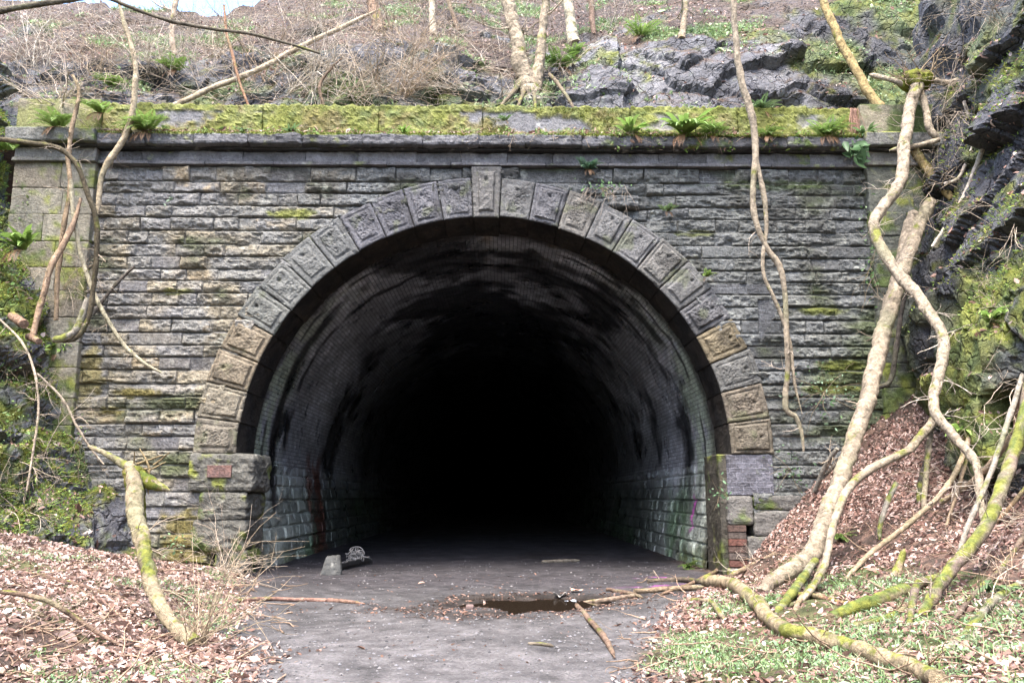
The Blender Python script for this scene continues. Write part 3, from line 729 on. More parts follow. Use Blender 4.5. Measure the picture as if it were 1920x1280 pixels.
# ------------------------------------------------------------------ tubes, twigs and bark
def crom(P, n):
    P = np.asarray(P, float)
    if len(P) == 2: P = np.vstack([P[0], (P[0] + P[1]) / 2, P[1]])
    E = np.vstack([2 * P[0] - P[1], P, 2 * P[-1] - P[-2]])
    out = []
    for i in range(len(P) - 1):
        t = np.linspace(0, 1, n, endpoint=False)[:, None]; a, b, c, d_ = E[i:i + 4]
        out.append(.5 * (2 * b + (c - a) * t + (2 * a - 5 * b + 4 * c - d_) * t ** 2 + (3 * b - a - 3 * c + d_) * t ** 3))
    return np.vstack(out + [P[-1:]])
def tube_vq(P, r, sides):
    n = len(P); T = np.gradient(P, axis=0); T /= np.linalg.norm(T, axis=1, keepdims=True) + 1e-9
    ref = np.array([0, 1., 0]) if abs(T[0][1]) < .9 else np.array([1., 0, 0])
    A = np.cross(T, ref); A /= np.linalg.norm(A, axis=1, keepdims=True) + 1e-9; B = np.cross(T, A)
    a = np.linspace(0, 2 * math.pi, sides, endpoint=False)
    Nn = A[:, None] * np.cos(a)[None, :, None] + B[:, None] * np.sin(a)[None, :, None]
    return P[:, None] + Nn * r[:, None, None], Nn
PALE = (.255, .215, .16); TAN = (.25, .19, .13); GREY = (.22, .20, .165); DARK = (.07, .06, .05); BRN = (.22, .13, .08); TWIG = (.34, .28, .21); TWIGP = (.46, .40, .33)
def bark_col(P, N, base, moss, s):
    base = np.array(base)
    n = fbm(P * 3, 3, s); n2 = fbm(P * np.array([22, 22, 9]), 3, s + 1); n3 = fbm(P * 8, 3, s + 2)
    c = mix(ccol(base, len(P)), base * .55, sst(0, .5, n) * .8)
    c = mix(c, base * 1.35, sst(.1, .5, n3) * .5)
    c = mix(c, base * .3, sst(.28, .5, n2) * .85); c = mix(c, (.15, .16, .09), sst(.1, .6, fbm(P * 1.7, 3, s + 4)) * .5)
    mm = sst(.05, .4, n * .7 + .45 * n3 + .45 * n2 + moss - .33 + .35 * N[:, 2])
    return mix(c, mix(ccol(MOSSD * 1.1, len(P)), MOSS * .8, sst(-.3, .2, n3 + n2)), mm * .9)
def stem(mb, P, r, base=PALE, moss=0., s=0, sides=14, sub=12, wob=.16, knots=True, cap=True, taper=False):
    P = np.asarray(P, float); r = np.asarray(r, float)
    if r.max() > .075: sub, sides = 26, 22
    t0 = np.linspace(0, 1, len(P)); C_ = crom(P, sub); t1 = np.linspace(0, 1, len(C_)); rr_ = np.interp(t1, t0, r)
    if taper: rr_ = rr_ * (1 - .6 * sst(.9, 1.0, t1))
    rr_ = rr_ * (1 + wob * fbm(C_ * 5, 3, s)) * (1 + (wob * 1.6 * np.maximum(0, vnoise(C_ * 7, s + 5) - .4) if knots else 0))
    C_ = C_ + (rr_ * .35)[:, None] * np.stack([fbm(C_ * 2.5, 2, s + 11), fbm(C_ * 2.5, 2, s + 12), fbm(C_ * 2.5, 2, s + 13)], 1)
    V, Nn = tube_vq(C_, rr_, sides)
    V = V + Nn * (rr_[:, None] * (.22 * fbm(V.reshape(-1, 3) * 16, 4, s + 3).reshape(V.shape[:2])))[..., None]
    V = V.reshape(-1, 3); Nf = Nn.reshape(-1, 3)
    mb.add(V, gridq(len(C_), sides, True), col=bark_col(V, Nf, base, moss, s))
    if cap:
        for ring, c_, tr in ((np.arange(sides), C_[0], 1), (np.arange(sides) + (len(C_) - 1) * sides, C_[-1], 0)):
            W = V[ring]; T = [[i, (i + 1) % sides, sides] for i in range(sides)]
            mb.add(np.vstack([W, W.mean(0)]), T=T if tr else [t_[::-1] for t_ in T], col=np.array(base) * 1.1)
    return C_, rr_
def twig(mb, p, d, L_, r, s, depth=1, curl=.5, grav=0., base=TWIG, kids=(2, 4), sides=4, moss=0):
    g = random.Random(s); n = 7
    pts = [np.array(p, float)]; d = np.array(d, float); d /= np.linalg.norm(d) + 1e-9
    for i in range(n):
        d = d + np.array([g.gauss(0, 1), g.gauss(0, 1), g.gauss(0, 1)]) * curl * .33 + np.array([0, 0, grav]) * .12; d /= np.linalg.norm(d)
        pts.append(pts[-1] + d * L_ / n)
    pts = np.array(pts); rr_ = r * 1.9 * np.linspace(1, .4, n + 1)
    V, Nn = tube_vq(pts, rr_, sides)
    c = np.array(base) * g.uniform(.65, 1.25)
    V = V.reshape(-1, 3)
    cc = ccol(c, len(V))
    if moss: cc = mix(cc, MOSS, sst(.0, .3, fbm(V * 3, 2, s) + moss - .3))
    mb.add(V, gridq(n + 1, sides, True), col=cc)
    if depth > 0:
        for k in range(g.randint(*kids)):
            i = g.randint(1, n - 1); dd_ = pts[i + 1] - pts[i]; dd_ /= np.linalg.norm(dd_)
            sd_ = np.cross(dd_, [g.gauss(0, 1), g.gauss(0, 1), g.gauss(0, 1)]); sd_ /= np.linalg.norm(sd_) + 1e-9
            twig(mb, pts[i], dd_ * .8 + sd_ * g.uniform(.5, 1.1), L_ * g.uniform(.35, .65), rr_[i] * .4, s * 31 + k + 1, depth - 1, curl, grav, base, kids, sides, moss)
    return pts

def path3(pts, Y0, Y1):
    """photo points, each carried to its own depth between Y0 and Y1 (a number, or 'g' for the surface there)"""
    pts = np.array(pts, float)
    def end(p, Y, lift=0.0): return float(hit(p[0], p[1])[0][1]) if Y == 'g' else float(Y)
    a, b = end(pts[0], Y0), end(pts[-1], Y1)
    L_ = np.concatenate([[0], np.cumsum(np.hypot(*np.diff(pts[:, :2], axis=0).T))]); t = L_ / L_[-1]
    return np.array([U(p[0], p[1], a + (b - a) * k) for p, k in zip(pts, t)])
def laid(pts, lift=.7):
    """photo points laid on the surface seen there"""
    out = []
    for p in pts:
        q, n = hit(p[0], p[1]); out.append(q + np.array([0, 0, 1.]) * p[2] * pxm(q) * lift)
    return np.array(out)
def radii(pts, W): return np.array([(p[2] * .86 if p[2] > 5 else p[2]) * pxm(q) for p, q in zip(pts, W)])
def side_twigs(mb, C_, n, L_, r, s, base, grav=0, depth=1, t0=.1, t1=1., kids=(2, 4)):
    g = random.Random(s)
    for k in range(n):
        i = int(g.uniform(t0, t1) * (len(C_) - 2)); d = C_[i + 1] - C_[i]; d /= np.linalg.norm(d) + 1e-9
        sd_ = np.cross(d, [g.gauss(0, 1), g.gauss(0, 1), g.gauss(0, 1)]); sd_ /= np.linalg.norm(sd_) + 1e-9
        twig(mb, C_[i], sd_ + d * g.uniform(-.2, .9), L_ * g.uniform(.5, 1.2), r * g.uniform(.7, 1.2), s * 17 + k, depth, .55, grav, base, kids)

def fuzz(mb, c, rad, n, s):
    r_ = np.random.RandomState(s); N = r_.normal(0, 1, (n, 3)); N /= np.linalg.norm(N, axis=1, keepdims=True)
    P = np.asarray(c) + N * np.array(rad) * (.75 + .35 * fbm(N * 2.5, 3, s))[:, None]
    blades(mb, P, N, .035, [tuple(MOSS * 1.1), tuple(MOSSD * 1.3), (.16, .17, .04)], r_, .006)
def blades(mb, P, N, h, cols, rng, wd=.006):
    n = len(P); d = N + rng.normal(0, .45, (n, 3)); d[:, 2] = np.abs(d[:, 2]); d /= np.linalg.norm(d, axis=1, keepdims=True); hh_ = h * rng.uniform(.5, 1.4, n)
    S = np.cross(d, rng.normal(0, 1, (n, 3))); S /= np.linalg.norm(S, axis=1, keepdims=True)
    bend = rng.normal(0, .35, (n, 3)) * hh_[:, None]; bend[:, 2] = -np.abs(bend[:, 2]) * .5
    M1 = P + d * hh_[:, None] * .55; M2 = P + d * hh_[:, None] + bend
    V = np.stack([P - S * wd, P + S * wd, M1 + S * wd * .8, M1 - S * wd * .8, M2], 1)
    k = 5 * np.arange(n)[:, None]; cols = np.asarray(cols); c = cols[rng.randint(0, len(cols), n)] * rng.uniform(.7, 1.3, (n, 1))
    mb.add(V.reshape(-1, 3), np.array([[0, 1, 2, 3]]) + k, np.array([[3, 2, 4]]) + k, col=np.repeat(c, 5, 0))

def branch(name, label, cat, lines, base=PALE, moss=0., s=1, tw=0, twL=.5, group=None, sides=12, extra=None):
    """one thing: first line is its own stem, further lines are named side stems of the same wood.
       line = (points, Y0, Y1) or (points, 'laid')"""
    built = []
    for li, ln in enumerate(lines):
        pts = ln[0]
        W = laid(pts) if ln[1] == 'laid' else path3(pts, ln[1], ln[2])
        if len(ln) > 3 and ln[3] is not None: W = np.vstack([np.array(ln[3], float), W]); rr_ = np.concatenate([[pts[0][2] * pxm(W[len(ln[3])])] * len(ln[3]), radii(pts, W[len(ln[3]):])])
        else: rr_ = radii(pts, W)
        built.append((W, rr_))
    origin = built[0][0][-1].copy()
    if len(lines) == 1 and not tw:
        mb = MB(); stem(mb, built[0][0], rr_, base, moss, s, sides, taper=name != 'log')
        o = mb.build(name, M_bark, loc=origin); return tag(o, label, cat, group)
    root = empty(name, origin, label, cat, group)
    for li, (W, rr_) in enumerate(built):
        mb = MB(); C_, r2 = stem(mb, W, rr_, base, moss, s + li * 5, sides, taper=li > 0)
        o = mb.build('trunk' if li == 0 and name in ('tree', 'leaning_tree') else ('stem' if li == 0 else 'side_branch'), M_bark, loc=origin); o.parent = root; o.location = (0, 0, 0)
        if tw and li == 0:
            mt = MB(); side_twigs(mt, C_, tw, twL, .0042, s * 3 + 1, TWIGP if base in (PALE, TAN) else TWIG)
            o = mt.build('sprays', M_bark, loc=origin); o.parent = root; o.location = (0, 0, 0)
    return root

# ------------------------------------------------------------------ the trees and fallen wood on the right
branch('hanging_branch', 'long pale forked branch hanging down in front of the right half of the wall', 'branch',
    [([(1372, -110, 6.5), (1374, -40, 6.5), (1377, 40, 6.5), (1383, 115, 7.2), (1400, 185, 7.9), (1412, 230, 7.9), (1416, 290, 7.2), (1411, 350, 6.5), (1414, 405, 6.5), (1436, 462, 5.8), (1462, 500, 6.5), (1473, 560, 5.8), (1475, 640, 5.8), (1476, 700, 5.0), (1473, 764, 5.0), (1492, 782, 4.3), (1503, 812, 3.6), (1507, 846, 2.2)], -.75, -.6, [(4.7, 3.6, 12.6), (4.5, 2.2, 14.0), (4.4, .6, 14.2)]),
     ([(1418, 300, 4.3), (1432, 370, 5.0), (1437, 430, 3.6), (1430, 480, 3.6), (1433, 520, 3.6), (1452, 560, 3.6), (1468, 600, 3.6), (1482, 650, 3.6), (1490, 720, 2.9), (1504, 776, 2.2)], -.7, -.55)], PALE, .05, 11, 7, .45)
branch('leaning_pole', 'straight dark tan stem leaning across the right end of the parapet', 'tree',
    [([(1500, -85, 8), (1538, -10, 8), (1565, 55, 9), (1600, 122, 9), (1645, 195, 10), (1690, 248, 10), (1748, 328, 10), (1772, 356, 9), (1785, 372, 7)], 1.3, 'g')], (.25, .19, .09), .08, 21, 6, .4)
W = U(1722, 158, -.5)
branch('crooked_tree', 'crooked pale trunk with a mossy root head, twisting down over the right pilaster', 'tree',
    [([(1722, 150, 14.1), (1706, 200, 12.3), (1697, 260, 12.3), (1690, 335, 12.3), (1660, 385, 12.3), (1640, 415, 11.4), (1650, 460, 11.4), (1686, 515, 12.3), (1738, 575, 12.3), (1768, 635, 12.3), (1757, 715, 11.4), (1753, 770, 11.4), (1785, 815, 10.6), (1830, 868, 8.8), (1838, 940, 7.9), (1850, 1000, 7.0)], -.55, 'g'),
     ([(1722, 165, 7.9), (1736, 205, 7.9), (1742, 240, 7.9), (1760, 262, 7.0)], -.55, -.8),
     ([(1760, 262, 5.3), (1722, 272, 5.3), (1668, 282, 4.4)], -.8, -1.0),
     ([(1753, 785, 9.7), (1735, 808, 9.7), (1700, 846, 8.8), (1645, 872, 8.8), (1602, 905, 8.8), (1570, 955, 8.8), (1556, 1010, 7.9), (1545, 1060, 7.9), (1520, 1105, 7.0), (1494, 1136, 5.3)], -2.0, 'g'),
     ([(1745, 800, 6.2), (1740, 850, 6.2), (1736, 900, 6.2), (1730, 960, 5.3)], -1.9, 'g'),
     ([(1700, 160, 7.0), (1665, 148, 5.3), (1630, 140, 4.4)], -.5, -.25), ([(1740, 150, 7.0), (1780, 155, 6.2), (1830, 135, 4.4)], -.5, -.3)], PALE, .03, 31, 28, .5)
mb = MB(); hc = U(1722, 152, -.52)
rbox(mb, hc[0] - .26, hc[0] + .24, hc[1] - .2, hc[1] + .24, hc[2] - .12, hc[2] + .15, lambda W, N: mix(ccol(MOSS * .8, len(W)), (.09, .07, .04), sst(-.1, .3, fbm(W * 9, 3, 3))), .12, .11, .03, 5, fs=9)
fuzz(mb, hc, (.3, .24, .2), 900, 7)
for k in range(16):
    g = random.Random(k); twig(mb, hc + np.array([g.uniform(-.2, .2), 0, g.uniform(-.1, .1)]), (g.gauss(0, 1), -.2 + g.gauss(0, .4), g.gauss(0.1, .5)), g.uniform(.4, .9), .007, 5500 + k, 1, .6, -.2, (.26, .2, .13))
o = mb.build('moss_cap', M_moss); o.parent = bpy.data.objects['crooked_tree']; o.location = -Vector(o.parent.location)
branch('leaning_tree', 'thick smooth twin trunk leaning up the leaf bank against the right rock face', 'tree',
    [([(1745, 380, 12.9), (1722, 430, 14.6), (1690, 510, 16.3), (1662, 600, 17.2), (1640, 690, 17.2), (1612, 790, 17.2), (1580, 890, 18.1), (1550, 965, 18.9), (1530, 1022, 19.8), (1498, 1058, 18.9), (1452, 1086, 16.3), (1430, 1112, 12.9)], -.55, 'g'),
     ([(1715, 400, 12.0), (1700, 450, 13.8), (1682, 530, 12.9), (1664, 610, 10.3)], -.6, -1.3)], (.24, .20, .148), -.04, 41, 18, .5)
branch('fallen_log', 'long fallen log with moss patches lying across the bottom right grass', 'log',
    [([(1325, 1098, 13), (1372, 1105, 14), (1412, 1135, 15), (1445, 1172, 16), (1480, 1195, 17), (1530, 1208, 17), (1590, 1225, 18), (1640, 1243, 19), (1700, 1262, 20), (1760, 1290, 20)], 'laid')], (.25, .20, .13), .2, 51, 4, .3)
branch('mossy_log', 'short thick log covered in bright moss beside the broken stump', 'log',
    [([(1560, 1166, 13), (1600, 1152, 15), (1650, 1135, 16), (1700, 1118, 14)], 'laid'), ([(1600, 1178, 7), (1660, 1165, 8), (1700, 1142, 6)], 'laid')], (.2, .16, .1), .55, 61)
branch('broken_stump', 'upright jagged mossy stump rising from the leaf bank', 'stump', [([(1672, 1112, 16), (1678, 1080, 12), (1688, 1050, 8), (1696, 1028, 4)], -5.4, -5.3)], (.2, .16, .1), .45, 71)
branch('mossy_branch', 'long dark branch with thick moss sleeves rising to the right edge', 'branch',
    [([(1935, 700, 12), (1915, 800, 13), (1885, 895, 14), (1850, 985, 14), (1800, 1045, 14), (1762, 1095, 14), (1728, 1158, 11)], -4.4, 'g'), ([(1770, 1080, 9), (1725, 1092, 9), (1712, 1130, 8), (1700, 1190, 6)], -5.9, 'g')], (.17, .13, .11), .35, 81, 8, .5)
for k, (lab, pts, Y0, Y1, bs, ms) in enumerate([
    ('thin bowed branch crossing the leaf bank from the crooked tree foot', [(1828, 795, 5), (1800, 868, 6), (1762, 928, 6), (1700, 985, 6), (1640, 1030, 5), (1585, 1085, 4)], -3.4, 'g', TAN, 0),
    ('snapped upright brown branch against the mossy right rock', [(1887, 632, 5), (1904, 715, 8), (1908, 800, 8), (1900, 870, 6)], -3.9, -3.9, BRN, 0),
    ('pale branch running up to the right edge above the mossy branch', [(1930, 770, 6), (1862, 862, 7), (1820, 905, 6), (1765, 942, 5)], -4.6, -3.4, TAN, .05),
    ('dark thin branch low at the right edge among leaves', [(1930, 985, 6), (1885, 1058, 6), (1832, 1108, 5), (1780, 1175, 4)], -5.6, 'g', (.12, .09, .07), .0),
    ('mossy branch arching over the bottom right corner', [(1935, 1085, 9), (1870, 1120, 9), (1815, 1185, 9), (1770, 1225, 8), (1760, 1262, 7)], -7.0, 'g', GREY, .35),
    ('dark stem standing behind the leaning twin trunk', [(1757, 448, 7), (1748, 505, 8), (1757, 560, 8), (1752, 635, 7), (1745, 700, 6)], -.5, -.9, (.2, .17, .14), 0),
    ('dark thin root sliding down the wall behind the twin trunk', [(1700, 540, 4), (1690, 590, 4), (1680, 650, 5), (1668, 715, 5), (1640, 735, 4), (1590, 840, 4), (1540, 900, 4)], -.35, -.5, DARK, 0),
    ('green mossy stick poking from the bare soil bank', [(1680, 905, 6), (1662, 945, 6), (1650, 985, 6), (1648, 1012, 5)], -3.0, 'g', GREY, .5),
    ('short dark mossy stem under the crooked tree fork', [(1738, 860, 6), (1728, 900, 7), (1722, 945, 6)], -2.2, 'g', DARK, .35),
    ('slim grey branch fallen from the fork onto the bank top', [(1570, 840, 4), (1545, 880, 5), (1525, 925, 4)], -.9, 'g', GREY, 0),
    ('long thin pale whip curving down the upper right rock', [(1935, 60, 4), (1890, 165, 5), (1850, 260, 5), (1820, 340, 4), (1790, 400, 4), (1748, 462, 3)], -2.2, -1.2, TWIGP, 0),
    ('thin whip beside the longest whip on the upper right rock', [(1935, 110, 4), (1880, 200, 4), (1830, 265, 4), (1800, 330, 3), (1770, 345, 3)], -1.9, -.9, TWIGP, 0),
    ('hooked pale whip hanging from the top right corner', [(1845, -20, 4), (1850, 30, 5), (1843, 45, 4), (1852, 100, 4), (1845, 140, 3), (1826, 175, 2)], -.9, -.7, TWIGP, 0),
    ('slim upright stem ending in a hook below the right parapet', [(1808, 190, 3), (1822, 240, 4), (1815, 290, 4), (1818, 310, 3)], -1.0, -1.0, TWIGP, 0),
    ('forked pale root lying down the right bank to the log', [(1545, 1050, 6), (1528, 1090, 7), (1500, 1125, 6), (1490, 1150, 5)], -4.4, 'g', TAN, .1),
    ('thick mossy root crossing under the twin trunk base', [(1528, 1050, 8), (1505, 1085, 10), (1478, 1120, 10), (1455, 1150, 9)], -4.3, 'g', GREY, .55),
    ('brown branch on the ground behind the fallen log', [(1470, 1118, 5), (1530, 1122, 6), (1590, 1135, 6), (1640, 1128, 5), (1700, 1122, 5)], 'laid', 0, BRN, 0),
    ('thin grey branch leaning from the mossy branch toward the right edge', [(1935, 640, 4), (1900, 760, 5), (1860, 880, 5), (1815, 985, 5), (1790, 1060, 4)], -4.0, 'g', GREY, .1),
    ('slender brown branch crossing in front of the mossy branch foot', [(1935, 900, 4), (1870, 975, 4), (1800, 1030, 4), (1730, 1060, 4), (1640, 1075, 3)], -4.6, 'g', BRN, 0),
    ('pale slender branch falling from the right rock to the leaf bank', [(1935, 560, 3.5), (1880, 690, 4), (1830, 800, 4), (1800, 900, 4), (1775, 985, 3)], -2.8, 'g', TAN, .05),
    ('dark crooked dead branch in the lower right corner', [(1935, 1160, 5), (1890, 1190, 6), (1850, 1240, 5), (1830, 1290, 4)], -7.0, 'g', GREY, .2),
    ('long bare brown branch sloping down the right leaf bank', [(1455, 1040, 4), (1400, 1068, 5), (1370, 1082, 5)], 'laid', 0, TAN, 0),
    ]):
    branch('branch', lab, 'branch', [(pts, Y0, Y1)], bs, ms, 100 + k * 13, 5 if k not in (6, 7, 14, 15, 16, 17) else 0, .38, 'branches around the right leaf bank', 10)
branch('stick', 'dark wet stick pointing out of the puddle toward the camera', 'stick', [([(1082, 1138, 5), (1105, 1165, 6), (1130, 1195, 7), (1152, 1236, 6)], 'laid')], (.16, .11, .08), 0, 301, group='sticks on the ground')
branch('stick', 'long thin brown stick lying across the left edge of the track', 'stick', [([(420, 1132, 3), (480, 1126, 4), (560, 1127, 4), (630, 1128, 4), (684, 1133, 3)], 'laid')], (.22, .13, .10), 0, 302, group='sticks on the ground')
branch('stick', 'straight pale stick on the dark tunnel floor', 'stick', [([(1016, 1055, 3), (1050, 1054, 4), (1086, 1052, 3)], 'laid')], (.17, .15, .12), 0, 303, group='sticks on the ground')
branch('stick', 'stick at the right rim of the puddle', 'stick', [([(1095, 1132, 4), (1150, 1126, 5), (1200, 1118, 4)], 'laid')], (.2, .15, .11), 0, 304, group='sticks on the ground')
branch('stick', 'short pale twig alone on the gravel in front of the puddle', 'stick', [([(990, 1208, 2.5), (1015, 1210, 3.5), (1038, 1213, 3)], 'laid')], (.19, .16, .12), 0, 305, group='sticks on the ground')
for k, (lab, pts) in enumerate([
    ('lowest pale stick of the brushwood heap by the right wall foot', [(1190, 1112, 5), (1250, 1108, 6), (1320, 1104, 6)]),
    ('dark stick topmost in the brushwood heap by the right wall foot', [(1215, 1092, 4), (1270, 1090, 5), (1335, 1096, 5)]),
    ('thin brown stick slanting from the brushwood heap to the talus', [(1240, 1116, 3), (1300, 1095, 4), (1352, 1068, 4)]),
    ('forked pale stick in front of the brushwood heap', [(1290, 1128, 4), (1330, 1132, 6), (1358, 1165, 6)]),
    ('short brown stick left of the brushwood heap near the puddle', [(1140, 1108, 4), (1180, 1115, 4), (1205, 1122, 3)])]):
    branch('stick', lab, 'stick', [(pts, 'laid')], ((.2, .15, .1), (.10, .08, .06), (.16, .11, .075), (.24, .19, .13), (.14, .095, .07))[k], 0, 320 + k, 3 if k in (1, 2) else 0, .3, 'brushwood heap')

# ------------------------------------------------------------------ the left side
branch('snapped_tree', 'leaning snapped trunk with a bright mossy head standing on the left leaf bank', 'stump',
    [([(246, 872, 12), (252, 905, 16), (256, 950, 18), (264, 1000, 17), (274, 1050, 16), (284, 1095, 16), (305, 1140, 16), (335, 1180, 16), (362, 1212, 19)], -5.2, 'g'),
     ([(250, 884, 15), (272, 896, 14), (295, 908, 9), (318, 919, 4)], -5.2, -5.3), ([(246, 880, 11), (220, 862, 8), (190, 846, 6), (165, 836, 4)], -5.2, -4.9)], (.21, .175, .115), .15, 401, 6, .4)
hc = U(256, 886, -5.2); bt = bpy.data.objects['snapped_tree']
mb = MB(); rbox(mb, hc[0] - .09, hc[0] + .08, hc[1] - .1, hc[1] + .08, hc[2] - .1, hc[2] + .05, lambda W, N: mix(ccol(MOSS * .8, len(W)), (.14, .11, .05), sst(.0, .3, fbm(W * 9, 3, 3))), .06, .08, .02, 5, fs=12)
fuzz(mb, hc + np.array([.0, 0, -.03]), (.13, .13, .1), 700, 8)
Ws = path3([(248, 880, 16), (252, 905, 18), (256, 950, 20), (263, 990, 17)], -5.2, -5.3); stem(mb, Ws, radii([(0, 0, 18), (0, 0, 20), (0, 0, 20.5), (0, 0, 17)], Ws), (.2, .17, .06), .62, 77, taper=True)
Ws = path3([(248, 886, 16), (272, 897, 15), (295, 909, 10), (312, 917, 5)], -5.2, -5.3); stem(mb, Ws, radii([(0, 0, 18), (0, 0, 17), (0, 0, 12), (0, 0, 6)], Ws), (.2, .17, .06), .6, 78, taper=True)
for k in range(10):
    g = random.Random(k); twig(mb, hc + np.array([g.uniform(-.1, .2), 0, g.uniform(-.1, .1)]), (g.gauss(.3, .6), -.2 + g.gauss(0, .4), g.gauss(0.0, .5)), g.uniform(.15, .35), .008, 5600 + k, 0, .3, 0, (.26, .2, .11))
o = mb.build('moss_cap', M_moss); o.parent = bt; o.location = -Vector(bt.location)
mb = MB()                                     # spray of basal shoots
for k in range(30):
    g = random.Random(900 + k); b_ = hit(365 + g.uniform(-18, 22), 1208 + g.uniform(-8, 6))[0]
    twig(mb, b_, (g.gauss(.25, .55), g.gauss(.0, .3), g.uniform(.4, 1.2)), g.uniform(.4, 1.4), .0028, 9000 + k, 1, .3, -.2, (.36, .29, .2), (1, 3))
o = mb.build('basal_shoots', M_bark); o.parent = bt; o.location = -Vector(bt.location)
for k, (lab, pts, Y0, Y1, bs, ms, tw, ext) in enumerate([
    ('dark arching branch entering at the left edge and curling down the left pilaster', [(-30, 258, 5), (50, 268, 5), (112, 280, 5.6), (145, 312, 5.6), (165, 365, 6), (181, 415, 5.6), (182, 480, 5), (176, 540, 4.6), (165, 600, 4.4), (140, 635, 4.6), (100, 640, 3)], -1.6, -1.0, (.085, .07, .045), .12, 9, None),
    ('tall pale sapling rising from the ledge left of the parapet', [(216, -40, 3), (232, 40, 4), (250, 100, 5.5), (254, 150, 6), (247, 215, 6.5), (232, 260, 6.5), (205, 300, 7), (190, 340, 6), (183, 400, 4)], -.5, -.35, (.34, .28, .19), 0, 12, None),
    ('leaning brown stem in front of the left pilaster foot', [(152, 372, 2.5), (138, 420, 4.6), (118, 460, 6.5), (95, 500, 7), (82, 550, 6.5), (70, 595, 6.5), (60, 640, 6)], -.8, 'g', (.30, .21, .14), .0, 6, None),
    ('thin upright stem behind the dark arching branch', [(136, 140, 2.5), (148, 175, 3.5), (135, 240, 4), (128, 300, 4.2), (132, 350, 4.2), (120, 420, 4.2), (108, 520, 4.4), (106, 600, 4)], -.6, -.6, (.27, .2, .13), 0, 6, None),
    ('dark overhead twig sweeping across the top left from the frame edge', [(-40, 30, 7), (40, 14, 6), (120, 2, 5), (190, -6, 4), (260, 20, 3.5), (330, 42, 4), (400, 55, 3), (480, 66, 3), (600, 100, 2)], -4.0, -3.2, (.11, .095, .07), 0, 10, None),
    ('long straight pale pole slanting up the rock behind the left parapet', [(318, 202, 5), (400, 165, 5), (480, 132, 5), (560, 90, 4.6), (640, 52, 4), (710, 18, 3)], .7, 2.0, (.36, .29, .2), 0, 0, None),
    ('brown stem bowing down to the ledge behind the left parapet', [(420, 10, 2), (425, 60, 2.6), (438, 110, 2.8), (448, 150, 2.6), (466, 198, 2.2)], 1.2, .7, BRN, 0, 6, None),
    ('small dark crooked bush stem behind the middle of the left parapet', [(640, 110, 1.6), (622, 128, 2.2), (600, 160, 3), (605, 198, 4)], .8, .6, (.14, .10, .07), 0, 8, None),
    ('long thin pale runner hanging down the left face of the wall', [(134, 335, 4), (138, 400, 4), (150, 470, 4), (170, 535, 4), (195, 588, 4), (235, 650, 4), (270, 680, 3), (302, 698, 2)], -.9, -.3, (.36, .32, .22), .05, 5, None),
    ('thin dark forked twig lying against the left wall', [(253, 500, 2.5), (225, 525, 3), (195, 560, 3), (175, 590, 3)], -.2, -.3, DARK, 0, 0, None),
    ('slim pale twig trailing over the mossy left rock', [(-20, 580, 2), (40, 640, 2.2), (65, 700, 2.2), (72, 770, 2.2), (60, 860, 2), (50, 920, 1.6)], -1.9, -2.3, TWIG, 0, 8, None),
    ('slim pale twig descending from the left rock to the broken trunk', [(70, 700, 1.8), (115, 745, 2.2), (145, 800, 2.2), (170, 840, 2), (195, 870, 1.6)], -1.4, -1.2, TWIG, 0, 6, None),
    ('green mossy branch stub at the foot of the left pilaster', [(165, 560, 6), (145, 615, 8), (120, 632, 9), (98, 636, 7)], -1.0, -1.1, GREY, .5, 0, None),
    ('thin bare twig arching over the leaf bank at the lower left edge', [(-30, 1103, 4), (60, 1118, 5), (110, 1136, 5), (160, 1170, 4), (200, 1195, 3), (236, 1214, 2.5)], -7.6, 'g', (.16, .11, .08), 0, 4, None),
    ('dark fallen twig along the leaf bank above the lower left twig', [(45, 1075, 3), (95, 1085, 4), (155, 1103, 4), (215, 1120, 3)], 'laid', 0, (.12, .08, .06), 0, 0, None),
    ('short dark fallen stick near the bottom left edge of the frame', [(165, 1268, 4), (195, 1262, 6), (228, 1258, 4)], 'laid', 0, (.10, .08, .07), 0, 0, None),
    ]):
    branch('branch', lab, 'branch', [(pts, Y0, Y1)], bs, ms, 500 + k * 17, tw, .42, 'branches on the left side', 10)
# cut log ends caught on the left rock
for k, (lab, a, b, r_) in enumerate([('sawn pinkish log end lodged on the left rock', (22, 592), (44, 607), 8), ('smaller sawn log end below the other on the left rock', (52, 631), (72, 640), 6)]):
    W = path3([(a[0], a[1]), (b[0], b[1])], -1.5, -1.75); mb = MB(); stem(mb, W, [r_ * pxm(W[0])] * 2, (.2, .13, .09), .0, 610 + k)
    tag(mb.build('log', M_bark, loc=W[1]), lab, 'log', 'cut logs on the left rock')

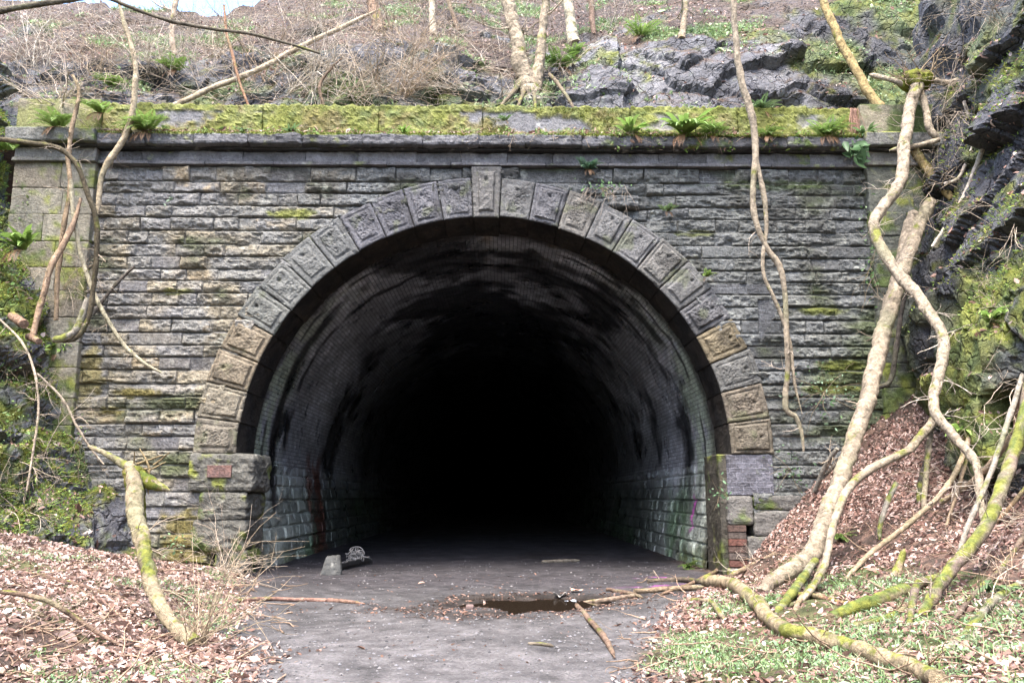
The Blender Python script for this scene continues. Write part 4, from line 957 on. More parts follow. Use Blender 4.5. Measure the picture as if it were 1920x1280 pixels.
# ------------------------------------------------------------------ trees on the slope above
def slope_tree(label, stems, base, moss, s, roots=(), tw=10):
    b0 = hit(stems[0][0][0], min(stems[0][0][1], 165))[0]; root = empty('tree', b0, label, 'tree', 'bare trees on the slope above the portal')
    for k, pts in enumerate(stems):
        y0 = b0[1]; W = path3(pts, y0 + .05, y0 + .35); top = W[-1]; d = (W[-1] - W[-2]); d /= np.linalg.norm(d)
        rr_ = radii(pts, W)
        W = np.vstack([W, top + d * 2 + np.array([0, .2, .3]), top + d * 4 + np.array([.2, .6, .8])]); rr_ = np.concatenate([rr_, [rr_[-1] * .8, rr_[-1] * .5]])
        mb = MB(); C_, r2 = stem(mb, W, rr_, base, moss, s + k, 12)
        o = mb.build('trunk', M_bark); o.parent = root; o.location = -Vector(b0)
        if tw:
            mt = MB(); side_twigs(mt, C_, tw, 1.1, .012, s * 5 + k, TWIG, .4, 2, .45, 1.)
            o = mt.build('crown', M_bark); o.parent = root; o.location = -Vector(b0)
    for k, pts in enumerate(roots):
        W = path3(pts, b0[1] + .0, .62); mb = MB(); W = np.vstack([W, W[-1] + np.array([.05, -.05, -.25])]); stem(mb, W, np.append(radii(pts, W[:-1]) * .62, .02), (.12, .095, .065), .05, s + 40 + k, 8)
        o = mb.build('root', M_bark); o.parent = root; o.location = -Vector(b0)
slope_tree('two stemmed pale tree rooted on the ledge above the keystone', [[(990, 215, 27.2), (986, 170, 23.2), (980, 135, 20.0), (972, 90, 16.0), (960, 40, 14.4), (950, -10, 13.6), (942, -60, 12.0)], [(998, 215, 19.2), (1002, 165, 16.8), (1010, 120, 11.2), (1016, 70, 9.6), (1022, 20, 8.8), (1026, -40, 8.0)]], (.26, .215, .155), .05, 701,
    [[(975, 158, 9.6), (958, 178, 7.2), (940, 200, 4.8)], [(985, 165, 8.8), (978, 185, 6.4), (970, 203, 4.8)], [(998, 165, 8.8), (1003, 185, 6.4), (1004, 203, 4.8)], [(1030, 140, 7.2), (1052, 165, 7.2), (1074, 200, 5.6)]])
slope_tree('slim pale trunk left of the two stemmed tree at the top edge', [[(812, 66, 8), (811, 30, 7), (810, -20, 7)]], (.36, .31, .23), -.1, 711)
slope_tree('broad brown trunk furthest left along the top edge of the slope', [[(716, 60, 15), (705, 30, 13), (694, -10, 11)]], (.19, .13, .09), 0, 716)
slope_tree('grey trunk just right of the two stemmed tree', [[(1078, 84, 14), (1068, 40, 11), (1062, -10, 10)]], (.36, .32, .23), .05, 721)
slope_tree('dark slim trunk between the grey trunk and the rock outcrop', [[(1113, 66, 6), (1110, 30, 6), (1108, -10, 5)]], (.17, .12, .09), 0, 726)
slope_tree('thin trunk at the top of the rock outcrop right of centre', [[(1278, 75, 8), (1284, 30, 6), (1286, -10, 5)]], (.26, .21, .15), .1, 731)
slope_tree('spindly brown trunk leaning left near the top centre', [[(860, 60, 5), (850, 30, 4), (838, -10, 4)]], (.22, .15, .11), 0, 736)
slope_tree('leaning dead stem low on the slope at the top left', [[(330, 120, 6), (322, 60, 6), (330, 0, 5)]], (.33, .26, .19), 0, 741)

# ------------------------------------------------------------------ bare scrub
def scrub(label, px, py, n, L_, lean, s, base=TWIG, curl=.45, grav=-.3, r=.006, depth=2, spread=.6, jit=14):
    b0 = hit(px, py)[0]; mb = MB(); g = random.Random(s)
    for k in range(int(n * 1.35)):
        p = hit(px + g.uniform(-jit, jit) * 2, py + g.uniform(-5, 5))[0]
        if np.linalg.norm(p - b0) > 1.2: p = b0
        twig(mb, p - np.array([0, 0, .03]), np.array(lean) + np.array([g.gauss(0, spread), g.gauss(0, spread * .6), g.gauss(0, spread * .6)]), L_ * g.uniform(.6, 1.3), r * g.uniform(.7, 1.5), s * 101 + k, depth, curl, grav, base, (2, 4))
    o = mb.build('bare_shrub', M_bark, loc=b0); tag(o, label, 'shrub', 'bare shrubs and brambles')
for k, a in enumerate([
    ('dense pale bramble arching over the slope at the far top left', 60, 120, 16, 1.5, (.1, -.3, .8)),
    ('bramble tangle hanging in front of the left parapet pier', 110, 205, 14, 1.3, (0, -.4, .7)),
    ('thin twiggy shrub above the left pilaster', 190, 150, 10, 1.4, (.2, -.2, .9)),
    ('spray of fine twigs on the rock right of the tall sapling', 300, 130, 12, 1.4, (.1, -.3, .8)),
    ('low twiggy shrub behind the slanting pale pole', 400, 110, 12, 1.5, (.3, -.3, .7)),
    ('tall fine twigged shrub over the left parapet', 480, 150, 14, 1.6, (.2, -.3, .8)),
    ('wide pale shrub spreading over the rock left of centre', 560, 175, 16, 1.6, (.5, -.3, .6)),
    ('pale arching brushwood leaning right above the parapet', 660, 180, 18, 1.9, (.8, -.2, .6)),
    ('heap of thin pale stems bowing toward the two stemmed tree', 740, 178, 18, 1.7, (.7, -.3, .5)),
    ('low brushwood left of the two stemmed tree roots', 850, 165, 14, 1.3, (-.5, -.3, .5)),
    ('fine scrub high on the slope left of centre', 620, 60, 12, 1.8, (.1, -.3, .8)),
    ('fine scrub high on the slope beside the broad brown trunk', 760, 80, 12, 1.6, (-.2, -.3, .8)),
    ('scrub on the leafy slope right of the grey trunk', 1150, 60, 8, 1.2, (.1, -.3, .8)),
    ('dark roots and twigs beside the mossy root head', 1790, 165, 20, 1.2, (.1, -.6, .0)),
    ('hanging bare twigs under the mossy root head', 1780, 215, 22, 1.3, (.2, -.5, -.5)),
    ('wiry twigs at the top right corner', 1870, 40, 10, 1.5, (-.4, -.6, .2)),
    ('wiry twigs across the crooked tree bend', 1760, 345, 10, 1.2, (-.3, -.7, .1)),
    ('fine twigs over the bare rock face at the right edge', 1880, 420, 4, 1.0, (-.5, -.6, .1)),
    ('small wiry shrub on the right rock beside the fern', 1850, 560, 5, 1.0, (-.5, -.6, .2)),
    ('thin twigs over the mossy rock at the right edge', 1890, 720, 5, 1.1, (-.6, -.6, .1)),
    ('twigs spreading from the mossy branch at the right', 1860, 930, 6, 1.0, (-.4, -.5, .6)),
    ('bare twigs over the leaves at the lower right corner', 1850, 1150, 5, .9, (-.2, -.2, .9)),
    ('fine twigs on the mossy left rock below the log ends', 50, 720, 6, 1.0, (.5, -.6, .2)),
    ('tangle of pale runners over the lower left rock', 60, 860, 6, 1.2, (.4, -.6, .2)),
    ('pale bramble loops above the left leaf bank edge', 40, 960, 6, 1.1, (.3, -.6, .4)),
    ('bare shrub behind the broken trunk against the wall', 310, 1010, 20, 1.1, (.3, -.3, .8)),
    ('thin upright shoots right of the broken trunk by the wall foot', 420, 1075, 14, .9, (.5, -.3, .7)),
    ('fine twigs around the left pilaster shaft', 130, 560, 12, 1.0, (.3, -.6, .3)),
    ]):
    scrub(a[0], a[1], a[2], a[3], a[4], a[5], 40 + k, base=((.50, .44, .36), (.42, .35, .27), (.36, .28, .2))[(k % 3 if k < 13 else 1)], r=(.0028 if k > 12 else .0045) + .001 * (k in (6, 7, 8)))

# ------------------------------------------------------------------ ferns and small plants
def frond(mb, p, d, L_, wd, s, col, droop=.9, pairs=15, strap=False):
    g = random.Random(s); d = np.array(d, float); d /= np.linalg.norm(d); pts = [np.array(p, float)]; n = 10
    for i in range(n):
        d = d + np.array([0, 0, -1.]) * droop * .16 * (i / n + .3); d /= np.linalg.norm(d); pts.append(pts[-1] + d * L_ / n)
    pts = np.array(pts); T = np.gradient(pts, axis=0); T /= np.linalg.norm(T, axis=1, keepdims=True)
    S = np.cross(T, [0, 0, 1.]); S /= np.linalg.norm(S, axis=1, keepdims=True) + 1e-9; Nn = np.cross(S, T)
    col = np.array(col) * g.uniform(.75, 1.3)
    if strap:
        t = np.linspace(0, 1, n + 1); ww = wd * np.clip(np.sin(np.clip(t * 1.02 + .04, 0, 1) ** .8 * math.pi), .06, 1) ** .6
        wv = .15 * np.sin(t * 14 + s)
        V = np.stack([pts - S * ww[:, None] + Nn * (ww * (.3 + wv))[:, None], pts, pts + S * ww[:, None] + Nn * (ww * (.3 - wv))[:, None]], 1).reshape(-1, 3)
        mb.add(V, gridq(n + 1, 3), col=col)
    else:
        V, Q = [], []
        t = np.linspace(.12, .99, pairs)
        for k, tt in enumerate(t):
            f = tt * n; i = min(int(f), n - 1); q = pts[i] + (pts[i + 1] - pts[i]) * (f - i)
            l_ = wd * min(1, math.sin(min(1, tt * .93 + .12) * math.pi) ** .7 + .05); h_ = L_ / pairs * .42
            for sg in (-1, 1):
                a = S[i] * sg + T[i] * .35 - Nn[i] * .15; a /= np.linalg.norm(a); b = len(V)
                V += [q - T[i] * h_ * .6, q + a * l_ * .5 + T[i] * h_, q + a * l_, q + a * l_ * .5 - T[i] * h_]; Q.append([b, b + 3, b + 2, b + 1])
        mb.add(np.array(V), Q, col=col)
        V, _ = tube_vq(pts, np.linspace(.004, .0015, n + 1), 3); mb.add(V.reshape(-1, 3), gridq(n + 1, 3, True), col=(.12, .09, .04))
FG = (.12, .20, .045); FL = (.19, .30, .075); FB = (.13, .21, .09); FY = (.15, .2, .04)
def fern(label, px, py, n, L_, kind='fern', col=FG, s=1, out=(0, -1, .6), pos=None, wd=None, dead=3):
    p, nn = hit(px, py)
    if pos is not None: p = np.array(pos, float)
    mb = MB(); g = random.Random(s)
    for k in range(n):
        a = 2 * math.pi * k / n + g.uniform(-.4, .4); d = np.array([math.cos(a) * .9, -abs(math.sin(a)) * .7 + .1, g.uniform(.35, 1.1)]) + .6 * np.array(out) * np.array([1, 1, .5])
        frond(mb, p + np.array([g.uniform(-.04, .04), -.01, 0]), d, L_ * g.uniform(.65, 1.15), wd or (.16 * L_ if kind == 'fern' else .075 * L_), s * 50 + k, col, g.uniform(.6, 1.6), strap=(kind == 'strap'))
    for k in range(dead):
        frond(mb, p, (g.uniform(-.8, .8), -.8, .1), L_ * .8, .10 * L_, s * 70 + k, (.20, .11, .06), 2.2)
    o = mb.build('fern' if kind == 'fern' else 'strap_fern', M_green, loc=p); tag(o, label, 'fern', 'ferns on the portal and rocks')
ledge = lambda px: (lambda q: (q[0], -.14, 8.06))(U(px, 262, -.14))
for k, a in enumerate([
    ('largest feathery fern hanging over the cornice at the left end of the parapet', 272, 245, 18, .62, 'fern', FL, ledge(275)),
    ('feathery fern on the left pilaster cornice ledge', 105, 240, 12, .5, 'fern', FL, (U(110, 255, -.3)[0], -.3, 8.07)),
    ('light green fern sprouting on top of the left parapet pier', 190, 215, 9, .42, 'fern', FL, (U(195, 215, -.1)[0], -.2, 8.40)),
    ('small leafy fern against the mossy parapet left of the centre', 455, 240, 8, .22, 'strap', FB, ledge(457)),
    ('pale little fern on the ledge right of the leafy parapet fern', 543, 242, 8, .24, 'strap', FB, ledge(545)),
    ('single bright leaved sprout on the ledge near the middle left', 755, 240, 7, .2, 'strap', FL, ledge(757)),
    ('tiny fern on the bare parapet stone above the keystone', 946, 220, 8, .2, 'strap', FB, (U(946, 225, -.08)[0], -.09, 8.36)),
    ('upright hart tongue fern with broad straps on the parapet right of centre', 1185, 225, 10, .45, 'strap', FL, ledge(1183)),
    ('spreading grassy fern cascading over the ledge right of the strap fern', 1285, 240, 16, .5, 'strap', FL, ledge(1283)),
    ('trailing fern beside the hanging branch on the ledge', 1335, 245, 12, .45, 'fern', FL, ledge(1333)),
    ('dark bluish fern on top of the parapet beside the hanging branch', 1425, 205, 12, .36, 'fern', FB, (U(1425, 203, .1)[0], .1, 8.66)),
    ('hanging fern below the ledge behind the hanging branch', 1440, 285, 9, .42, 'fern', FG, (U(1440, 268, -.3)[0], -.3, 7.98)),
    ('broad arching fern on the mossy right parapet', 1545, 235, 14, .5, 'fern', FL, ledge(1548)),
    ('small fern tuft at the right pier of the parapet', 1625, 250, 9, .32, 'strap', FB, ledge(1622)),
    ('bluish fern growing out of the wall just under the string course', 1104, 318, 14, .34, 'fern', (.07, .15, .09), (U(1104, 318, -.1)[0], -.07, 7.40)),
    ('small green tuft above the right haunch of the arch', 1325, 515, 10, .2, 'fern', FL, (U(1325, 520, -.06)[0], -.08, U(1325, 520, -.06)[2])),
    ('faint green tuft on the wall right of the eroded hollow', 1250, 398, 9, .22, 'fern', FB, (U(1250, 400, -.06)[0], -.08, U(1250, 400, 0)[2])),
    ('big dark hart tongue fern clinging left of the left pilaster', 40, 462, 16, .62, 'strap', FL, (U(45, 470, -.6)[0], -.62, U(45, 470, -.6)[2])),
    ('drooping fern at the left frame edge below the cornice', 15, 300, 9, .5, 'fern', FG, (U(12, 285, -.5)[0], -.5, U(12, 285, -.5)[2])),
    ('leafy fern on the rock beside the left pilaster base', 112, 660, 10, .3, 'strap', FL, None),
    ('little strap fern lower on the left rock', 130, 700, 8, .26, 'strap', FL, None),
    ('fern growing right of the two stemmed tree', 1048, 130, 12, .6, 'fern', FG, None),
    ('second fern beside the roots of the two stemmed tree', 1075, 105, 10, .5, 'fern', FL, None),
    ('fern high on the rocky slope at the top left', 330, 135, 10, .5, 'fern', FL, None),
    ('pale fern on the top left rock behind the sapling', 215, 165, 10, .45, 'fern', FL, None),
    ('low fern in the leaves beside the twin trunk base', 1572, 1012, 8, .35, 'fern', FL, None),
    ('strap fern on the right rock above the mossy bulge', 1855, 605, 7, .4, 'strap', FL, None),
    ('strap fern on the right rock beside the crooked tree foot', 1800, 815, 7, .4, 'strap', FL, None),
    ('bright strap leaved fern in the lower right leaf litter', 1855, 1110, 7, .34, 'strap', FB, None),
    ('small fern at the foot of the right jamb', 1290, 1065, 12, .3, 'fern', FG, None),
    ('fern high on the slope left of the rock outcrop', 1200, 70, 9, .45, 'fern', FL, None),
    ]):
    fern(a[0], a[1], a[2], int(a[3] * 1.4), a[4] * (1.0 + .5 * ((k * 37 % 11) / 11)), a[5], a[6], 60 + k, pos=a[7], dead=5 if k in (0, 8, 12) else 2 + k % 3)

LEAFT = np.array([(0, -.5, 0), (.24, -.18, .05), (.2, .22, .06), (0, .55, 0), (-.2, .22, .06), (-.24, -.18, .05)])
def leaves(mb, P, N, size, cols, rng, tilt=.5, wide=1.0):
    n = len(P); N = N + rng.normal(0, tilt, (n, 3)); N /= np.linalg.norm(N, axis=1, keepdims=True)
    A = np.cross(N, rng.normal(0, 1, (n, 3))); A /= np.linalg.norm(A, axis=1, keepdims=True); B = np.cross(N, A)
    sz = size * np.exp(rng.normal(-.08, .38, n)); curl = rng.uniform(-1.2, 2.4, n)
    t = LEAFT
    V = P[:, None] + (A[:, None] * (t[None, :, 0:1] * wide) + B[:, None] * t[None, :, 1:2]) * sz[:, None, None] + N[:, None] * (t[None, :, 2] * curl[:, None] * sz[:, None] * 1.6)[..., None]
    Q = np.array([[0, 1, 2, 3], [0, 3, 4, 5]])[None] + 6 * np.arange(n)[:, None, None]
    cols = np.asarray(cols); ci = rng.randint(0, len(cols), n); c = cols[ci] * rng.uniform(.6, 1.35, (n, 1))
    mb.add(V.reshape(-1, 3), Q.reshape(-1, 4), col=np.repeat(c, 6, 0))
rng = np.random.RandomState(5)
def leafy(name, label, cat, px, py, n, sx, sz, size, cols, s, hang=.3, pos=None, group='small leafy plants'):
    p, nn = hit(px, py)
    if pos is not None: p = np.array(pos, float)
    r_ = np.random.RandomState(s); P = p + np.c_[r_.normal(0, sx, n), -np.abs(r_.normal(0, .07, n)) - .02, r_.normal(0, sz, n)]
    mb = MB(); leaves(mb, P, np.tile([0, -.9, .5], (n, 1)) - np.array([0, 0, hang]), size, cols, r_, .45)
    for k in range(max(4, n // 9)): twig(mb, p, (r_.normal(0, sx * 4), -.4, r_.normal(0, sz * 4)), (sx + sz) * 1.4, .003, s * 9 + k, 0, .5, -.5, (.2, .16, .1))
    tag(mb.build(name, M_green, loc=p), label, cat, group)
wp = lambda px, py, Y=-.1: tuple(U(px, py, Y))
leafy('broadleaf_plant', 'bunch of large glossy leaves hanging under the right end of the cornice', 'plant', 1605, 290, 26, .09, .13, .2, [(.06, .12, .045), (.085, .16, .07), (.05, .1, .04)], 1, pos=wp(1606, 288, -.4))
leafy('ivy', 'ivy patch on the lower wall above the talus top', 'ivy', 1545, 730, 120, .3, .28, .05, [(.12, .22, .12), (.06, .12, .04), (.2, .3, .2)], 2, pos=wp(1545, 735))
leafy('ivy', 'dark ivy growing up the inner edge of the right pilaster', 'ivy', 1632, 500, 90, .09, .55, .05, [(.05, .11, .03), (.08, .16, .05)], 3, pos=wp(1632, 500, -.15))
leafy('ivy', 'ivy sprig just right of the right brick pier', 'ivy', 1480, 875, 70, .2, .2, .045, [(.15, .24, .14), (.07, .13, .05)], 4, pos=wp(1482, 880))
leafy('ivy', 'small leaf cluster on the ochre stain of the left wall foot', 'ivy', 335, 1020, 26, .14, .1, .06, [(.2, .32, .16), (.1, .2, .07)], 5, pos=wp(335, 1020, -.12))
leafy('ivy', 'trailing leaves under the fern on the eroded wall hollow', 'ivy', 1130, 350, 40, .22, .07, .06, [(.1, .2, .06), (.07, .13, .05)], 6, pos=wp(1125, 352, -.1))
leafy('ivy', 'tiny green sprig in the left wall joints below the cornice', 'ivy', 318, 375, 10, .04, .03, .05, [(.15, .22, .15)], 7, pos=wp(318, 378))
leafy('ivy', 'leafy weed low on the right tunnel wall edge', 'ivy', 1345, 930, 30, .08, .16, .05, [(.15, .27, .14)], 8, pos=wp(1348, 930, -.12))
for k, (lab, px, py, n, sx, sz, sz_l) in enumerate([
    ('ivy and moss clump on the left rock beside the big strap fern', 25, 540, 90, .16, .2, .05), ('leafy ivy over the foot of the left pilaster', 120, 690, 110, .14, .3, .05),
    ('bright leafy clump low on the left rock near the leaf bank', 60, 930, 80, .25, .14, .045), ('hanging leafy growth on the left rock under the log ends', 15, 690, 90, .14, .26, .05),
    ('leaf sprays on the mossy rock column left of the snapped trunk', 150, 860, 110, .12, .34, .045), ('small ivy spray on the left rock at the frame edge', 20, 800, 70, .2, .2, .045),
    ('ivy strands on the upper left pilaster shaft', 60, 380, 60, .1, .3, .045)]):
    q = hit(px, py)[0]
    leafy('ivy', lab, 'ivy', px, py, n, sx, sz, sz_l, [(.15, .25, .07), (.1, .18, .05), (.2, .27, .08), (.07, .11, .03)], 20 + k, pos=tuple(q + np.array([0, -.06, 0])))
# rootlets
mb = MB(); p0 = np.array(wp(1130, 352, -.12))
for k in range(22):
    g = random.Random(k); twig(mb, p0 + np.array([g.uniform(-.4, .45), 0, g.uniform(-.1, .05)]), (g.gauss(0, .5), -.25, -.5), g.uniform(.2, .7), .0022, 1700 + k, 1, .5, -.8, (.26, .22, .18), (1, 3))
tag(mb.build('hanging_roots', M_bark, loc=p0), 'tangle of pale rootlets hanging over the top right arch stones', 'roots')
mb = MB(); p0 = np.array(wp(1600, 205, -.15))
for k in range(40):
    g = random.Random(k); twig(mb, p0 + np.array([g.uniform(-.07, .07), g.uniform(-.05, .0), 0]), (g.gauss(0, .08), -.05, -1), g.uniform(.45, .62), .004, 1800 + k, 0, .1, -.3, (.33, .2, .15))
tag(mb.build('hanging_roots', M_bark, loc=p0), 'reddish root bundle hanging at the joint of the right parapet pier', 'roots')
mb = MB()
for k in range(70):
    g = random.Random(k); x = U(g.choice([g.uniform(800, 1200), g.uniform(1180, 1500), g.uniform(200, 320)]), 262, -.2)[0]
    twig(mb, (x, -.24, 8.05), (g.gauss(0, .6), -.5, g.uniform(-.5, .3)), g.uniform(.2, .5), .0025, 2100 + k, 1, .5, -.5, (.36, .28, .2), (1, 3))
tag(mb.build('ledge_runners', M_bark), 'dry pale runners trailing along the mossy cornice ledge', 'runners', kind='stuff')

# ------------------------------------------------------------------ leaf litter, grass, grit (nobody could count these)
def sample(m_, n, wfun, rng):
    V, Q, T, _c = m_.arrays(); A, B, C_, D = V[Q[:, 0]], V[Q[:, 1]], V[Q[:, 2]], V[Q[:, 3]]
    N = np.cross(C_ - A, D - B); ar = np.linalg.norm(N, axis=1) / 2; N /= (2 * ar[:, None] + 1e-12); N[N[:, 2] < 0] *= -1
    c = (A + B + C_ + D) / 4; w = ar * wfun(c, N); w = np.maximum(w, 0); cs = np.cumsum(w)
    i = np.searchsorted(cs, rng.rand(n) * cs[-1]); u_, v_ = rng.rand(n, 1), rng.rand(n, 1)
    P = (A[i] * (1 - u_) + B[i] * u_) * (1 - v_) + (D[i] * (1 - u_) + C_[i] * u_) * v_
    return P, N[i]
def infov(c, m=.12):
    v = c - CAM; dz = v @ fwd; x = (v @ rgt) / np.maximum(dz, .1); y = (v @ upv) / np.maximum(dz, .1)
    return (dz > 1) & (np.abs(x) < .6 + m) & (np.abs(y) < .4 + m)
def offp(c): return np.abs(c[:, 0] - path_c(c[:, 1])) - path_half(c[:, 1])
LEAFC_L = [(.42, .315, .275), (.34, .24, .20), (.48, .39, .345), (.25, .165, .13), (.38, .28, .24), (.18, .11, .085), (.22, .14, .11)]
LEAFC_R = [(.37, .26, .22), (.25, .15, .12), (.50, .395, .35), (.17, .10, .08), (.34, .225, .185), (.13, .075, .06)]
def wl(c, N):
    f = fbm(c * .9, 3, 44)
    return infov(c) * (c[:, 1] < -.2) * sst(-.35, .5, offp(c) + .4 * f) * (.15 + .85 * sst(-.45, .2, f) ** 1.3) * (c[:, 0] < 0)
P, N = sample(GROUND, 26000, wl, rng); mb = MB(); leaves(mb, P + N * .012, N, .058, LEAFC_L, rng, .5)
tag(mb.build('leaf_litter', M_leaf, smooth=False), kind='stuff')
def wr(c, N):
    f = fbm(c * .9, 3, 45); gr = (c[:, 2] < .35) * sst(-3.6, -5, c[:, 1]) * (c[:, 0] < 4.5) * .15
    return infov(c) * (c[:, 1] < .0) * sst(-.2, .5, offp(c) + .4 * f) * (.14 + .3 * sst(5.2, 6.5, c[:, 0]) + .86 * sst(-.3, .25, f) ** 1.5) * (c[:, 0] > 0) * (1 - gr)
P, N = sample(GROUND, 36000, wr, rng); mb = MB(); leaves(mb, P + N * .012, N, .055, LEAFC_R, rng, .5)
tag(mb.build('leaf_litter', M_leaf, smooth=False), kind='stuff')
def wp_(c, N): return infov(c) * (c[:, 1] < 1) * (offp(c) < .2) * (.12 + sst(.4, 0, np.abs(puddle_f(c[:, 0], c[:, 1]) - 1.25)) * 5 + 1.6 * sst(.15, .45, fbm(c * np.array([1.2, 2.6, 1]), 3, 66)) * sst(-1.2, 0, offp(c)))
P, N = sample(GROUND, 1500, wp_, rng); mb = MB(); leaves(mb, P + N * .006, N, .042, [(.2, .12, .09), (.12, .075, .055), (.08, .05, .04), (.3, .2, .16)], rng, .3)
tag(mb.build('leaf_litter', M_leaf, smooth=False), kind='stuff')
def wh(c, N): return infov(c) * sst(.3, .75, N[:, 2]) * (.2 + sst(-.2, .3, fbm(c * .9, 3, 46))) * (c[:, 1] < 12)
P, N = sample(HILL, 16000, wh, rng); mb = MB(); leaves(mb, P + N * .012, N, .07, LEAFC_R + [(.2, .15, .11), (.3, .24, .19), (.14, .10, .07)], rng, .6)
for cm in (CL, CR):
    P, N = sample(cm, 2200, lambda c, N: infov(c) * sst(.35, .8, N[:, 2]), rng); leaves(mb, P + N * .01, N, .075, LEAFC_R, rng, .5)
xs = np.concatenate([rng.uniform(5.2, 7.2, 900), rng.uniform(-6.6, 5, 400), rng.uniform(-7.1, -5.8, 160)]); n = len(xs)
P = np.c_[xs, rng.uniform(.0, .55, n), np.full(n, 8.67)]; P[:, 2] += rng.uniform(0, .05, n); P[900:, 1] = rng.uniform(-.25, -.08, n - 900); P[900:, 2] = 8.06 + (P[900:, 1] + .3) * .29
leaves(mb, P, np.tile([0, -.2, 1.], (n, 1)), .07, LEAFC_R, rng, .5)
tag(mb.build('leaf_litter', M_leaf, smooth=False), kind='stuff')
# grass and low green cover
GC = [(.20, .30, .13), (.27, .37, .20), (.14, .22, .07), (.36, .40, .24)]
def wg(c, N):
    f = fbm(c * 1.1, 4, 47); rt = (c[:, 0] > .8) * sst(-3.4, -4.6, c[:, 1]) * sst(5.2, 3.6, c[:, 0]); lf = (c[:, 0] < 0) * .5
    return infov(c) * (c[:, 1] < -.6) * sst(.0, .5, offp(c)) * (rt * sst(-.15, .25, f) + lf * sst(.15, .3, f))
P, N = sample(GROUND, 9000, wg, rng); mb = MB(); blades(mb, P, N, .07, GC, rng)
P, N = sample(GROUND, 8000, wg, rng); leaves(mb, P + N * rng.uniform(.01, .05, (8000, 1)), N, .026, [(.19, .33, .15), (.25, .39, .22), (.14, .25, .09), (.28, .39, .24)], rng, .5)
tag(mb.build('grass', M_grass), kind='stuff')
def wh2(c, N): return infov(c) * sst(.2, .6, N[:, 2]) * sst(.1, .35, fbm(c * .9, 4, 12)) * (c[:, 1] < 9)
P, N = sample(HILL, 9000, wh2, rng); mb = MB(); blades(mb, P, N, .14, GC, rng, .009); leaves(mb, P + N * .05, N, .07, GC, rng, .6)
for cm, k in ((CL, 20000), (CR, 6000)):
    P, N = sample(cm, k, lambda c, N: infov(c) * (c[:, 2] < 9) * sst(.0, .3, fbm(c * 1.1, 4, 48) + .25 * N[:, 2] + .03 * (c[:, 0] < 0)), rng); blades(mb, P, N, .06, [tuple(MOSS * 1.6), tuple(MOSSD * 2.4), (.24, .36, .09)], rng, .01)
tag(mb.build('ground_cover', M_grass), kind='stuff')
# moss fringe and weeds along the cornice ledge
n = 15000; x = rng.uniform(-7.2, 7.2, n); x = np.where(rng.rand(n) < .45, rng.uniform(3.2, 7.2, n), x); ok = fbm(P3(x * 1.2, 0, 1), 3, 3) + .3 * (x > 3) > -.25; x = x[ok]; n = len(x); yy = rng.uniform(-.32, -.06, n)
mb = MB(); blades(mb, P3(x, yy, 7.99 + (yy + .3) * .29), np.tile([0, -.8, .6], (n, 1)), .055, [tuple(MOSS * 1.1), tuple(MOSS), (.13, .2, .05)], rng, .009)
x3 = rng.uniform(-7.1, 7.1, 16000); z3 = rng.uniform(8.08, 8.66, 16000); W3 = P3(x3, -.05, z3)
k3 = fbm(W3 * np.array([.9, 1, 1.6]), 4, 401) * .9 + .3 * fbm(W3 * 5, 4, 402) + .28 * sst(3, 5, x3) + .12 * sst(-2, -5, x3) + .5 * sst(8.52, 8.62, z3) + .35 * sst(8.25, 8.1, z3) + .27
W3 = W3[k3 > .08]; blades(mb, W3, np.tile([0, -1., .25], (len(W3), 1)), .028, [tuple(MOSS * .9), tuple(OCHRE * .8), tuple(MOSSD * 1.2)], rng, .008)
n5 = 4200; x5 = np.where(rng.rand(n5) < .55, rng.uniform(1.0, 7.1, n5), rng.uniform(-7.1, 7.1, n5)); x5 += .25 * np.sin(x5 * 9); y5 = rng.uniform(-.36, -.06, n5)
leaves(mb, P3(x5, y5, 8.0 + (y5 + .3) * .29 + rng.rand(n5) ** 3 * .14 - (x5 > 2) * (rng.rand(n5) < .25) * rng.rand(n5) * .3), np.tile([0, -.7, .7], (n5, 1)), .055, [FL, FG, FG, FY, (.2, .12, .08), (.3, .22, .16)], rng, .7, .7)
x2 = rng.uniform(-7.1, 7.1, 2500); blades(mb, P3(x2, rng.uniform(-.05, .3, 2500), 8.64 + 0 * x2), np.tile([0, -.2, 1.], (2500, 1)), .035, [tuple(MOSS * 1.1), tuple(MOSSD * 1.5)], rng, .009)
tag(mb.build('moss', M_grass), kind='stuff')
# grit on the track
def wgr(c, N): return infov(c) * (c[:, 1] < 4) * (offp(c) < .5) * (.25 + sst(-2, -7, c[:, 1]) + .6 * sst(.2, .5, fbm(c * 1.5, 3, 50)))
P, N = sample(GROUND, 5000, wgr, rng); n = len(P); sz = .004 + .011 * rng.rand(n) ** 4 * 1.6
Oc = np.array([(1, 0, 0), (-1, 0, 0), (0, 1, 0), (0, -1, 0), (0, 0, .7), (0, 0, -.7)], float); Ot = np.array([(0, 2, 4), (2, 1, 4), (1, 3, 4), (3, 0, 4), (2, 0, 5), (1, 2, 5), (3, 1, 5), (0, 3, 5)])
V = P[:, None] + Oc[None] * sz[:, None, None] * rng.uniform(.6, 1.4, (n, 6, 1)) + np.array([0, 0, .004])
c = np.array([(.16, .16, .17), (.14, .136, .136), (.06, .06, .062), (.17, .165, .165)])[rng.randint(0, 4, n)]
mb = MB(); mb.add(V.reshape(-1, 3), T=(Ot[None] + 6 * np.arange(n)[:, None, None]).reshape(-1, 3), col=np.repeat(c, 6, 0))
tag(mb.build('gravel', M_grit, smooth=False), kind='stuff')
mb = MB()
